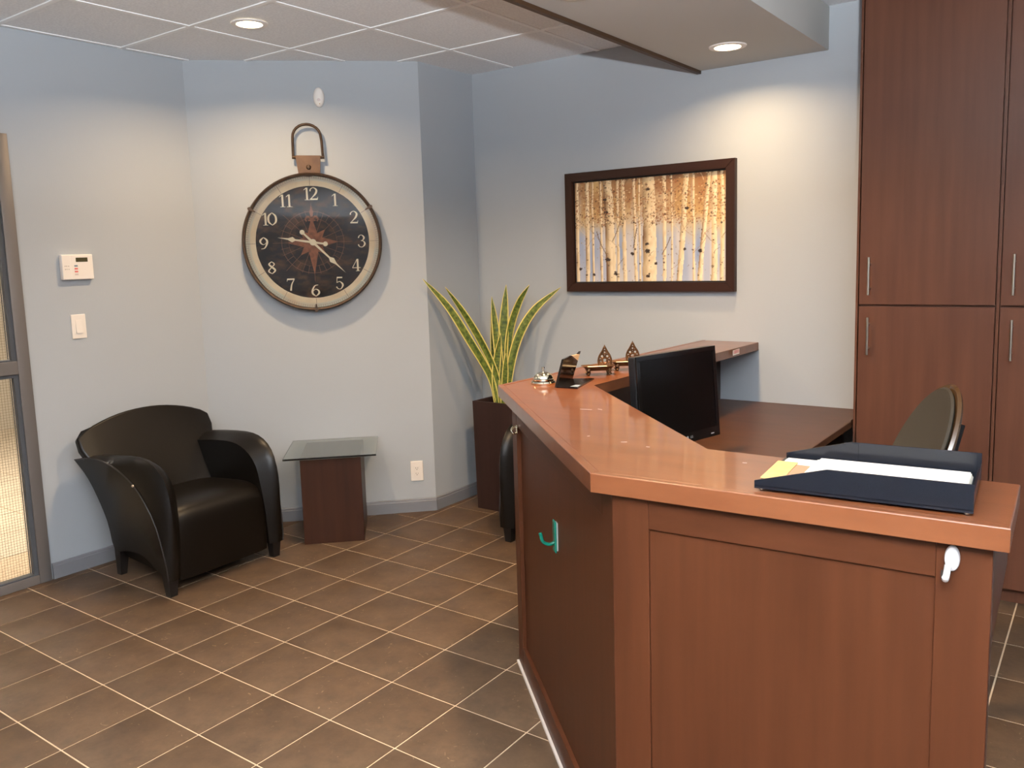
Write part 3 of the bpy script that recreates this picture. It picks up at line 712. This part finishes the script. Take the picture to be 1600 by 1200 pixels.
for ang in (60, 180, 300):
    a = R(ang); bm = nb(); q = lambda pts: [rot2(p, a) for p in pts]
    flat(bm, q([(-.011, .404), (.011, .404), (.007, .384), (.003, .362), (-.003, .362), (-.007, .384)]), -.0685, -.0725)
    tube(bm, [(rot2((0, .402), a)[0], -.030, rot2((0, .402), a)[1]), (rot2((0, .402), a)[0], -.074, rot2((0, .402), a)[1])], .008, 10)
    obj('clip', bm, M['bronze'], ck, smooth=30)

# ---------------------------------------------------------------- small wall fittings
def onwall_angled(l, z): return (l * s2, l * s2 + KW, z)
t = thing('motion_sensor', 'white oval sensor high on the wall above the clock', 'sensor', onwall_angled(.221, 2.525), R(45))
bm = nb(); lathe(bm, [(1.0, -.001), (1.0, -.008), (.96, -.018), (.80, -.027), (.5, -.032), (.0, -.033)], 28, axis='Y', cap=False)
bmesh.ops.scale(bm, vec=(.032, 1, .056), verts=bm.verts); obj('cover', bm, M['white'], t)
bm = nb(); lathe(bm, [(.0, -.0335), (.009, -.0330), (.0095, -.0315)], 16, axis='Y', center=(.0, 0, -.018), cap=False); obj('lens_window', bm, M['pale'], t)
bm = nb(); lathe(bm, [(.0, -.0295), (.003, -.0292), (.0035, -.027)], 10, axis='Y', center=(.004, 0, -.040), cap=False); obj('indicator', bm, M['tan'], t)
t = thing('power_outlet', 'white double power outlet low on the wall right of the glass table', 'outlet', onwall_angled(.691, .259), R(45))
bxo('plate', (-.039, .039, -.006, -.0005, -.0635, .0635), M['white'], t, bev=.003)
bxo('socket_face', (-.017, .017, -.0085, -.0062, -.034, .034), M['white'], t, bev=.001)
bm = nb()
for z in (.019, -.015):
    box(bm, -.0075, -.0055, -.0090, -.0086, z - .003, z + .005); box(bm, .0050, .0070, -.0090, -.0086, z - .003, z + .004); box(bm, -.0022, .0022, -.0090, -.0086, z - .0105, z - .0065)
obj('slots', bm, M['dark'], t, smooth=0)
t = thing('light_switch', 'white rocker light switch on the wall above the armchair arm', 'switch', (XL, .689, 1.280), R(90))
bxo('plate', (-.038, .038, -.006, -.0005, -.063, .063), M['white'], t, bev=.003)
bm = nb(); loft(bm, [[(-.0165, -.0062, -.034), (.0165, -.0062, -.034), (.0165, -.0062, .034), (-.0165, -.0062, .034)], [(-.0160, -.0115, -.0335), (.0160, -.0115, -.0335), (.0160, -.0068, .0335), (-.0160, -.0068, .0335)]]); obj('rocker', bm, M['white'], t, smooth=0)
t = thing('alarm_keypad', 'white alarm keypad with small dark display and coloured keys', 'keypad', (XL, .702, 1.586), R(90))
bxo('body', (-.081, .081, -.026, -.0005, -.064, .064), M['white'], t, bev=.004)
bxo('flap', (-.079, -.036, -.0285, -.0262, -.061, .061), M['white'], t, bev=.001)
bxo('display', (-.008, .053, -.0270, -.0262, .026, .048), M['lcd'], t, smooth=0)
for k, mt in enumerate((M['grey'], M['red'], M['red'], M['pale'])): bxo('key_label', (-.018, -.001, -.0268, -.0262, .002 - k * .0145, .010 - k * .0145), mt, t, smooth=0)
bm = nb()
for a in (-.068, -.060, -.050): 
    for b in (.004, -.012): box(bm, a, a + .004, -.0289, -.0286, b, b + .003)
obj('flap_marks', bm, M['ink'], t, smooth=0)

# ---------------------------------------------------------------- framed birch print
PX0, PX1, PZ0, PZ1 = 1.272, 2.326, 1.349, 2.050
pt = thing('framed_picture', 'dark framed birch forest print on the wall above the counter', 'picture', ((PX0 + PX1) / 2, YB, (PZ0 + PZ1) / 2))
pw, ph = (PX1 - PX0) / 2, (PZ1 - PZ0) / 2; fb = .050
for q in ([(-pw, -ph), (pw, -ph), (pw - fb, -ph + fb), (-pw + fb, -ph + fb)], [(pw, -ph), (pw, ph), (pw - fb, ph - fb), (pw - fb, -ph + fb)], [(pw, ph), (-pw, ph), (-pw + fb, ph - fb), (pw - fb, ph - fb)], [(-pw, ph), (-pw, -ph), (-pw + fb, -ph + fb), (-pw + fb, ph - fb)]):
    bm = nb(); flat(bm, q, -.002, -.038); bmesh.ops.recalc_face_normals(bm, faces=bm.faces); bmesh.ops.bevel(bm, geom=[e for e in bm.edges if all(abs(v.co.y + .038) < 1e-5 for v in e.verts)], offset=.003, segments=2, affect='EDGES'); obj('frame_bar', bm, M['frame'], pt, smooth=0)
bxo('liner', (-pw + fb + .0005, pw - fb - .0005, -.012, -.003, -ph + fb + .0005, ph - fb - .0005), M['liner'], pt, smooth=0)
NX, NZ = 300, 180; rng = random.Random(5)
img = [[None] * NX for _ in range(NZ)]
def mixc(a, b, t): t = max(0, min(1, t)); return [a[i] + (b[i] - a[i]) * t for i in range(3)]
def vnoise(seed):
    g = {}; r_ = random.Random(seed)
    def val(i, j):
        if (i, j) not in g: g[(i, j)] = random.Random(seed * 7919 + i * 131 + j * 17).random()
        return g[(i, j)]
    def f(x, y):
        i, j = math.floor(x), math.floor(y); u, v = x - i, y - j; u = u * u * (3 - 2 * u); v = v * v * (3 - 2 * v)
        return (val(i, j) * (1 - u) + val(i + 1, j) * u) * (1 - v) + (val(i, j + 1) * (1 - u) + val(i + 1, j + 1) * u) * v
    return f
n1, n2, n3 = vnoise(1), vnoise(2), vnoise(3)
for j in range(NZ):
    for i in range(NX):
        x, z = i / NX, j / NZ
        warm = (z - .34) / .35 + (n1(x * 6, z * 5) - .5) * .8 + (x - .55) * .35
        c = mixc((176, 180, 196), (206, 170, 112), warm)
        c = mixc(c, (136, 152, 184), max(0, n2(x * 24, z * 2.2) - .40) * 2.2 * max(0, 1 - abs(z - .26) * 2.6))
        c = mixc(c, (214, 204, 196), max(0, n3(x * 34, z * 2.5) - .45) * 1.6)
        lf = max(0, (z - .52) / .36) * (n1(x * 13 + 3, z * 10) * .6 + n2(x * 5, z * 4) * .5); c = mixc(c, (138, 92, 56), lf)
        img[j][i] = c
trunks = [(.012, .022, 0), (.085, .030, .0), (.128, .016, .0), (.185, .018, 0), (.245, .066, .02), (.305, .018, 0), (.345, .026, .01), (.42, .020, .01), (.452, .012, 0), (.515, .086, .005), (.615, .022, 0), (.665, .012, 0), (.735, .034, -.05), (.80, .016, 0), (.865, .028, -.06), (.93, .034, 0), (.975, .022, 0)]
for cx, wd, lean in trunks:
    sh = rng.random() * 20; dark = rng.choice((.35, .55, .8)) if wd < .05 else 1.0
    for j in range(NZ):
        z = j / NZ; c0 = cx - lean * (z - .5) + (n2(sh, z * 4) - .5) * .008; w_ = wd * (1.08 - .16 * z) * (1 + .18 * (n1(sh, z * 14) - .5))
        for i in range(max(0, int((c0 - w_) * NX)), min(NX, int((c0 + w_) * NX) + 1)):
            u = (i / NX - c0) / (w_ / 2)
            if abs(u) > 1: continue
            base = mixc((212, 188, 146), (240, 222, 190), .5 + .5 * u + (n3(i * .25 + sh, z * 22) - .5) * .8)
            base = mixc(base, (198, 164, 112), max(0, z - .45) * .5 * n1(sh, z * 6))
            sd = max(0, (-u - .05)) * dark * (n1(sh + z * 7, 3.3) * 1.5 + .2); img[j][i] = mixc(base, (104, 74, 50), sd)
def blot(cx, cz, rx, rz, col, a=1.0):
    s_ = rng.random() * 50
    for j in range(max(0, int((cz - rz * 1.5) * NZ)), min(NZ, int((cz + rz * 1.5) * NZ) + 2)):
        for i in range(max(0, int((cx - rx * 1.5) * NX)), min(NX, int((cx + rx * 1.5) * NX) + 2)):
            d_ = ((i / NX - cx) / rx) ** 2 + ((j / NZ - cz) / rz) ** 2 + (n3(i * .45 + s_, j * .45) - .5) * 1.3
            if d_ < 1: img[j][i] = mixc(img[j][i], col, a * min(1, (1 - d_) * 2.2))
def branch(x0, z0, x1, z1, col, w_=.0022, a=.8):
    n_ = int(max(abs(x1 - x0) * NX, abs(z1 - z0) * NZ) * 1.2) + 2; bend = rng.uniform(-.02, .02)
    for q in range(n_ + 1):
        t = q / n_; i = int((x0 + (x1 - x0) * t + bend * math.sin(t * PI)) * NX); j = int((z0 + (z1 - z0) * t) * NZ)
        if 0 <= i < NX and 0 <= j < NZ:
            img[j][i] = mixc(img[j][i], col, a)
            if i + 1 < NX and w_ > .003: img[j][i + 1] = mixc(img[j][i + 1], col, a * .7)
for k in range(46):
    cx, wd, lean = rng.choice(trunks); z = rng.uniform(.12, .95); L_ = rng.uniform(.04, .13); sg = rng.choice((-1, 1))
    branch(cx, z, cx + sg * L_ * .7, z + L_ * 1.2, rng.choice(((96, 68, 48), (150, 116, 80), (222, 198, 160))), .0022, .75)
branch(.155, .50, .225, .26, (96, 74, 60), .004, .9); branch(.60, .26, .655, .42, (96, 74, 60), .004, .8); branch(.41, .33, .435, .52, (70, 52, 40), .004, .8); branch(.265, .40, .33, .64, (110, 84, 60), .004, .8)
for cx, wd, lean in trunks:      # lenticels and dark trunk edges
    for k in range(int(4 + wd * 110)):
        z = rng.random(); blot(cx - lean * (z - .5) + rng.uniform(-.45, .1) * wd, z, rng.uniform(.003, .009), rng.uniform(.003, .010), (60, 42, 30), rng.uniform(.5, 1))
for cx, cz, s_ in ((.03, .13, 1.1), (.285, .08, 1.4), (.40, .27, 1.1), (.505, .29, 1.5), (.505, .05, 1.2), (.56, .17, 1.0), (.845, .28, 1.3), (.76, .68, 1.1), (.22, .68, 1.5), (.215, .81, 1.3), (.51, .88, 1.1), (.23, .22, 1.5), (.745, .30, .9), (.13, .07, 1.1), (.50, .36, 1.2)):
    blot(cx, cz, .012 * s_, .014 * s_, (44, 30, 22), 1)
for k in range(1500):
    z = min(.99, .60 + abs(rng.gauss(.20, .16)) - .06); x = rng.random(); blot(x, z, rng.uniform(.003, .008), rng.uniform(.003, .009), rng.choice(((112, 66, 38), (74, 46, 30), (160, 100, 58), (134, 76, 46), (226, 196, 150))), rng.uniform(.35, .9))
for k in range(260): blot(rng.random(), rng.random() * .75, rng.uniform(.0015, .004), rng.uniform(.002, .006), rng.choice(((92, 68, 48), (140, 110, 76))), .8)
me = bpy.data.meshes.new('canvas'); V = []; F = []; cw_, ch_ = pw - fb - .008, ph - fb - .008
for j in range(NZ):
    for i in range(NX): V.append((-cw_ + 2 * cw_ * i / (NX - 1), -.0135, -ch_ + 2 * ch_ * j / (NZ - 1)))
for j in range(NZ - 1):
    for i in range(NX - 1): a = j * NX + i; F.append((a, a + 1, a + NX + 1, a + NX))
me.from_pydata(V, [], F); at = me.color_attributes.new('print', 'FLOAT_COLOR', 'POINT'); flatc = []
for j in range(NZ):
    for i in range(NX): flatc += list(srgb(*img[j][i]))
at.data.foreach_set('color', flatc)
obj('canvas', me, M['canvas'], pt, smooth=0)

# ---------------------------------------------------------------- things on the ledge
t = thing('service_bell', 'round chrome service bell on the ledge at the left corner', 'bell', (2.196, 1.172, CT))
bm = nb(); lathe(bm, [(0, 0.0), (.047, 0.0), (.049, .006), (.045, .012), (.034, .0135), (0, .0135)], 40, cap=False); obj('base', bm, M['chrome'], t)
bm = nb(); lathe(bm, [(.0415, .0155), (.042, .020), (.0375, .0225), (.0365, .027), (.033, .0345), (.025, .042), (.014, .0465), (0, .048)], 40, cap=False); obj('dome', bm, M['chrome'], t)
bm = nb(); lathe(bm, [(.0038, .046), (.0038, .060), (.0062, .061), (.0062, .0655), (0, .067)], 16, cap=False); obj('plunger', bm, M['chrome'], t)

# black pencil-shaped stand: flat upright on a flat base
t = thing('pencil_stand', 'black pencil-shaped desk stand with pale pointed tip beside the bell', 'stand', (2.295, 1.112, CT))
e = Vector((2.246 - 2.295, 1.300 - 1.112, 0)).normalized(); nrm = Vector((e.y, -e.x, 0))
def pp(s, h, d=0): return e * s + Vector((0, 0, h)) + nrm * d
def plate(bm, poly, th=.008):
    a = [bm.verts.new(pp(s, h, 0)) for s, h in poly]; b = [bm.verts.new(pp(s, h, -th)) for s, h in poly]; n = len(poly)
    bm.faces.new(a); bm.faces.new(b[::-1])
    for i in range(n): bm.faces.new((a[i], b[i], b[(i + 1) % n], a[(i + 1) % n]))
bm = nb(); plate(bm, [(0, 0), (.202, 0), (.284, .066), (.205, .097), (.095, .096)]); obj('upright', bm, M['blackgloss'], t, smooth=0)
bm = nb(); plate(bm, [(.2055, .0968), (.2835, .0668), (.315, .090)], .0075); obj('sharpened_wood', bm, M['pen'], t, smooth=0)
bm = nb(); plate(bm, [(.293, .0925), (.306, .0845), (.328, .100)], .009); obj('pencil_lead', bm, M['blackpl'], t, smooth=0)
bm = nb(); prism(bm, [(.001, -.002), (.088, .006), (.024, .238), (-.048, .190)], 0.0, .006); obj('foot_plate', bm, M['blackgloss'], t, smooth=0)
bm = nb(); prism(bm, [(.052, .012), (.082, .016), (.070, .060), (.050, .055)], .0062, .0068); obj('label_patch', bm, M['grey'], t, smooth=0)

# ornate card holders
def card_holder(loc, rotz, label):
    t = thing('card_holder', label, 'card holder', loc, rotz, 'ornate brass card holders')
    bm = nb(); rings = []
    for sx, sy, z in ((.046, .024, .016), (.060, .034, .032), (.066, .039, .035), (.060, .034, .0325), (.046, .024, .0245)):
        rings.append([(sx * (abs(math.cos(a)) ** .45) * (1 if math.cos(a) > 0 else -1) * (1.12 if math.cos(a) < -.7 else 1), sy * (abs(math.sin(a)) ** .45) * (1 if math.sin(a) > 0 else -1), z) for a in [k * PI / 14 + .01 for k in range(28)]])
    loft(bm, rings); obj('dish', bm, M['antique'], t)
    for a, b in ((-.044, -.022), (.040, -.022), (-.044, .022), (.040, .022)):
        bm = nb(); tube(bm, [(a, b, .024), (a * 1.05, b * 1.1, .016), (a * .98, b, .008), (a * 1.12, b * 1.15, 0.0)], [.0065, .0075, .0055, .008], 8); obj('leg', bm, M['antique'], t)
    bm = nb(); X, YB_ = .030, .028
    out = [(-.024, .030), (-.027, .050), (-.022, .070), (-.014, .083), (-.008, .093), (0, .108), (.008, .093), (.014, .083), (.022, .070), (.027, .050), (.024, .030)]
    tube(bm, catmull([(X + a, YB_, b) for a, b in out], 30), .0042, 7)
    for cx, cz, r_ in ((0, .050, .012), (-.011, .069, .008), (.011, .069, .008), (0, .085, .0065), (-.015, .048, .007), (.015, .048, .007)):
        tube(bm, [(X + cx + r_ * math.cos(k * PI / 6), YB_, cz + r_ * math.sin(k * PI / 6)) for k in range(12)], .0034, 6, closed=True)
    lathe(bm, [(0, .102), (.006, .105), (.003, .111), (0, .118)], 10, center=(X, YB_, 0), cap=False)
    tube(bm, [(X - .024, YB_, .032), (X + .024, YB_, .032)], .0045, 7); obj('filigree_back', bm, M['antique'], t)
    c = thing('business_cards', label.replace('ornate antique brass holder', 'cream business cards lying in the ornate holder'), 'cards', (loc[0], loc[1], loc[2] + .0250), rotz, 'cards in the brass holders')
    for k in range(3):
        bxo('card', (-.044, .036, -.0215, .0215, .0012 + k * .0014, .0022 + k * .0014), M['card'], c, smooth=0).rotation_euler = (0, 0, R((-3, 2, 0)[k]))
    return t
card_holder((2.268, 1.478, CT + .003), R(40), 'ornate antique brass holder nearest the pencil stand')
card_holder((2.305, 1.655, CT + .003), R(40), 'ornate antique brass holder farther along, beside the monitor')

# smoked letter tray with its papers
ta = R(4.1)
t = thing('letter_tray', 'black acrylic letter tray with low open end on the counter ledge', 'tray', (3.398, .150, CT + .0015), ta)
TLn, TD, H1 = .398, .272, .058
bxo('tray_floor', (0, TLn, 0, TD, .008, .011), M['traypl'], t, smooth=0)
for y0 in (0.0, TD - .004):
    bm = nb(); flat(bm, [(0, .004), (TLn, .004), (TLn, H1), (.142, H1), (0, .020)], y0, y0 + .004); sp_ = obj('side_panel', bm, M['traypl'], t, smooth=0)
    for x in (.145, TLn - .020): bxo('rib', (x, x + .012, min(y0, .0) + (.0042 if y0 == 0 else y0 - .0022), (.0062 if y0 == 0 else y0 - .0002), .012, H1 - .002), M['traypl'], sp_, smooth=0)
bxo('end_panel', (TLn - .004, TLn - .0002, .0042, TD - .0042, .011, .040), M['traypl'], t, smooth=0)
for x, y in ((.012, .012), (TLn - .012, .012), (.012, TD - .012), (TLn - .012, TD - .012)):
    bm = nb(); lathe(bm, [(.005, -.0005), (.006, .004), (.004, .0078), (0, .0078)], 10, center=(x, y, 0), cap=True); obj('foot', bm, M['steel'], t)
mt_ = Matrix.Translation((3.398, .150, CT + .0015)) @ Matrix.Rotation(ta, 4, 'Z')
def intray(name, label, cat, x0, x1, y0, y1, z0, z1, mt, rz, group=None):
    o = bxo(name, (-(x1 - x0) / 2, (x1 - x0) / 2, -(y1 - y0) / 2, (y1 - y0) / 2, 0, z1 - z0), mt, smooth=0)
    o.location = mt_ @ Vector(((x0 + x1) / 2, (y0 + y1) / 2, z0)); o.rotation_euler = (0, 0, ta + R(rz)); tag(o, label, cat, group); return o
bm_stack = thing('paper_stack', 'stack of white papers lying in the black letter tray', 'papers', mt_ @ Vector((.235, .136, .0115)), ta)
for k in range(6): bxo('sheet', (-.226 + .004 * k if k < 2 else -.168 + k * .004, .150 - k * .0008, -.112, .104 if k < 2 else .094, k * .0022, k * .0022 + .0019), M['paper'], bm_stack, smooth=0).rotation_euler = (0, 0, R((0, .4, -.5, .3, -.6, .4, -.3)[k]))
bm = nb(); r_ = random.Random(3)
for k in range(3):
    x = -.214
    while x < -.160: L_ = r_.uniform(.004, .012); box(bm, x, x + L_, .072 + k * .010, .0735 + k * .010, .0043, .0044); x += L_ + .004
obj('handwriting', bm, M['ink'], bm_stack, smooth=0)
intray('tan_card', 'tan card at the open end of the letter tray', 'card', .002, .046, .032, .190, .0175, .0190, M['tan'], 1)
intray('envelope', 'brown envelope under the white papers at the open end of the tray', 'envelope', .036, .078, .030, .176, .0158, .0172, M['env'], -3)

# ---------------------------------------------------------------- hooks on the counter front
def hook_frame(a, b, s, z):
    u = (Vector(b) - Vector(a)).normalized(); p = Vector(a) + u * s
    return (p.x, p.y, z), math.atan2(u.y, u.x)
loc, rz = hook_frame(BP[1], BP[2], .640, .722)
t = thing('green_hook', 'green adhesive hook on the slanted front of the counter', 'hook', loc, rz)
bxo('pad', (-.013, .013, .0105, .0147, -.044, .044), M['tape'], t, bev=.001)
bxo('back_plate', (-.0155, .0155, .004, .0103, -.050, .050), M['greenhook'], t, bev=.003)
bm = nb(); tube(bm, catmull([(0, .006, -.020), (0, -.012, -.024), (0, -.030, -.014), (0, -.036, .006), (0, -.038, .014)], 16), .0055, 10); obj('hook_arm', bm, M['greenhook'], t)
loc, rz = hook_frame(BP[1], BP[2], .100, .948)
t = thing('silver_hook', 'tiny silver hook at the top left of the slanted panel', 'hook', loc, rz)
bxo('back_plate', (-.012, .012, -.003, -.0005, -.016, .014), M['chrome'], t, bev=.001)
bm = nb(); tube(bm, catmull([(-.006, -.003, .010), (-.004, -.016, .006), (.004, -.022, -.004), (.008, -.014, -.014), (.002, -.003, -.012)], 16), .0038, 8); obj('hook_arm', bm, M['chrome'], t)
loc, rz = hook_frame(BP[2], BP[3], .688, 1.004)
t = thing('white_hook', 'glossy white adhesive hook under the ledge at the right end', 'hook', loc, rz)
bm = nb(); lathe(bm, [(1, -.0005), (1, -.006), (.9, -.010), (.5, -.012), (0, -.0125)], 24, axis='Y', cap=False); bmesh.ops.scale(bm, vec=(.013, 1, .024), verts=bm.verts); obj('back_plate', bm, M['whiteglossy'], t)
bm = nb(); tube(bm, catmull([(-.006, -.010, -.012), (-.007, -.016, -.026), (-.008, -.024, -.034), (-.008, -.032, -.028)], 14), [.006] * 13 + [.0055, .005], 10); obj('hook_arm', bm, M['whiteglossy'], t)
bxo('pull_tab', (-.018, -.006, -.0018, -.0006, -.042, -.026), M['dark'], t, smooth=0)

# ---------------------------------------------------------------- monitor
a0 = Vector((2.595, 1.214, 0)); a1 = Vector((2.708, 1.680, 0)); u = (a1 - a0).normalized(); cm = (a0 + a1) / 2
rz = math.atan2(u.y, u.x)
t = thing('computer_monitor', 'black flat monitor standing on the low desk behind the ledge', 'monitor', (cm.x, cm.y, DT), rz)
HW = (a1 - a0).length / 2
tilt = Matrix.Translation((0, 0, .075)) @ Matrix.Rotation(R(-4), 4, 'X')
def mon(name, dims, mt, parent=t, bev=0.0, **k):
    bm = nb(); box(bm, *dims, bev=bev); bmesh.ops.transform(bm, matrix=tilt, verts=bm.verts); k.setdefault('smooth', 0); return obj(name, bm, mt, parent, **k)
HH = .362
bz = mon('housing', (-HW, HW, .004, .040, 0, HH), M['blackpl'], bev=.006)
mon('bezel', (-HW, -HW + .020, -.003, .0038, .040, HH - .018), M['blackgloss'], bev=.001); mon('bezel', (HW - .020, HW, -.003, .0038, .040, HH - .018), M['blackgloss'], bev=.001)
mon('bezel', (-HW, HW, -.003, .0038, HH - .0178, HH), M['blackgloss'], bev=.001); mon('bezel', (-HW, HW, -.003, .0038, 0, .0398), M['blackgloss'], bev=.001)
mon('screen', (-HW + .0202, HW - .0202, -.0005, .0036, .0402, HH - .0182), M['screen'], smooth=0)
lg = text_obj('logo_lettering', 'LG', .014, M['lblack'], t, (.052, -.0050, .096), (R(90 - 4), 0, 0))
bm = nb(); lathe(bm, [(0, -.0042), (.0055, -.0042), (.0055, -.0032), (0, -.0032)], 20, axis='Y', center=(.030, 0, .021), cap=False); bmesh.ops.transform(bm, matrix=tilt, verts=bm.verts); obj('logo_disc', bm, M['lblack'], t, smooth=0)
mon('power_light', (HW - .060, HW - .040, -.0042, -.0032, .012, .016), M['pale'], smooth=0)
bm = nb(); box(bm, -.03, .03, .042, .062, .006, .22, bev=.004); obj('stand_neck', bm, M['blackpl'], t)
bm = nb(); lathe(bm, [(0, 0), (.125, 0), (.125, .005), (.10, .010), (0, .012)], 36, center=(0, .03, 0), cap=False); obj('stand_base', bm, M['blackgloss'], t)

# ---------------------------------------------------------------- desk chair
t = thing('office_chair', 'dark office chair with oval back and brown rim before the cabinet', 'chair', (3.215, 1.745, 0), R(214))
for k in range(5):
    a = k * 2 * PI / 5; c, s = math.cos(a), math.sin(a); bm = nb()
    tube(bm, [(c * .03, s * .03, .095), (c * .16, s * .16, .085), (c * .27, s * .27, .062)], [.022, .019, .014], 8); obj('base_leg', bm, M['blackpl'], t)
    bm = nb(); tube(bm, [(c * .27 - s * .012, s * .27 + c * .012, .028), (c * .27 + s * .012, s * .27 - c * .012, .028)], .028, 14); obj('castor', bm, M['blackgloss'], t)
bm = nb(); lathe(bm, [(.026, .09), (.026, .24), (.016, .245), (.016, .41), (.09, .415), (.09, .43), (0, .43)], 18, cap=True); obj('gas_column', bm, M['blackpl'], t)
bm = nb(); pr_ = [(.0, .43), (.18, .43), (.235, .445), (.25, .47), (.235, .495), (.15, .505), (0, .5)]
lathe(bm, pr_, 32, cap=False); bmesh.ops.scale(bm, vec=(1, .95, 1), verts=bm.verts); obj('seat', bm, M['mesh'], t)
bk = Matrix.Translation((-.235, 0, .805)) @ Matrix.Rotation(R(-24), 4, 'Y') 
def oval(bm, hw, hh, x0, x1, cut=1.0, bulge=.03):
    secs = []
    for r_, x in ((0.02, x1 - bulge), (.4, x1 - bulge * .84), (.75, x1 - bulge * .4), (.97, x1), (1.0, (x0 + x1) / 2), (.97, x0), (.75, x0 - bulge * .4), (.4, x0 - bulge * .84), (.02, x0 - bulge)):
        secs.append([(x, hw * r_ * math.cos(a) * (1 - .10 * math.sin(a)), hh * r_ * math.sin(a)) for a in [k * PI / 24 for k in range(48)]])
    loft(bm, secs)
bm = nb(); oval(bm, .195, .275, -.022, .0, bulge=.03); bmesh.ops.transform(bm, matrix=bk, verts=bm.verts); obj('back_shell', bm, M['brownpl'], t, label='glossy brown plastic back shell')
bm = nb(); oval(bm, .177, .255, -.002, .014, bulge=.028); bmesh.ops.transform(bm, matrix=bk, verts=bm.verts); obj('back_pad', bm, M['mesh'], t)
bm = nb(); tube(bm, catmull([(-.02, 0, .415), (-.19, 0, .42), (-.285, 0, .50), (-.315, 0, .64), (-.355, 0, .78), (-.385, 0, .90)], 18), .018, 10); obj('back_bar', bm, M['blackpl'], t)
for sg in (-1, 1):
    bm = nb(); tube(bm, catmull([(-.03, sg * .20, .44), (-.03, sg * .275, .47), (-.05, sg * .285, .60), (-.06, sg * .28, .665)], 14), .014, 8); ar = obj('armrest', bm, M['blackpl'], t)
    bxo('arm_pad', (-.16, .09, sg * .28 - .03, sg * .28 + .03, .662, .688), M['blackpl'], ar, bev=.010)
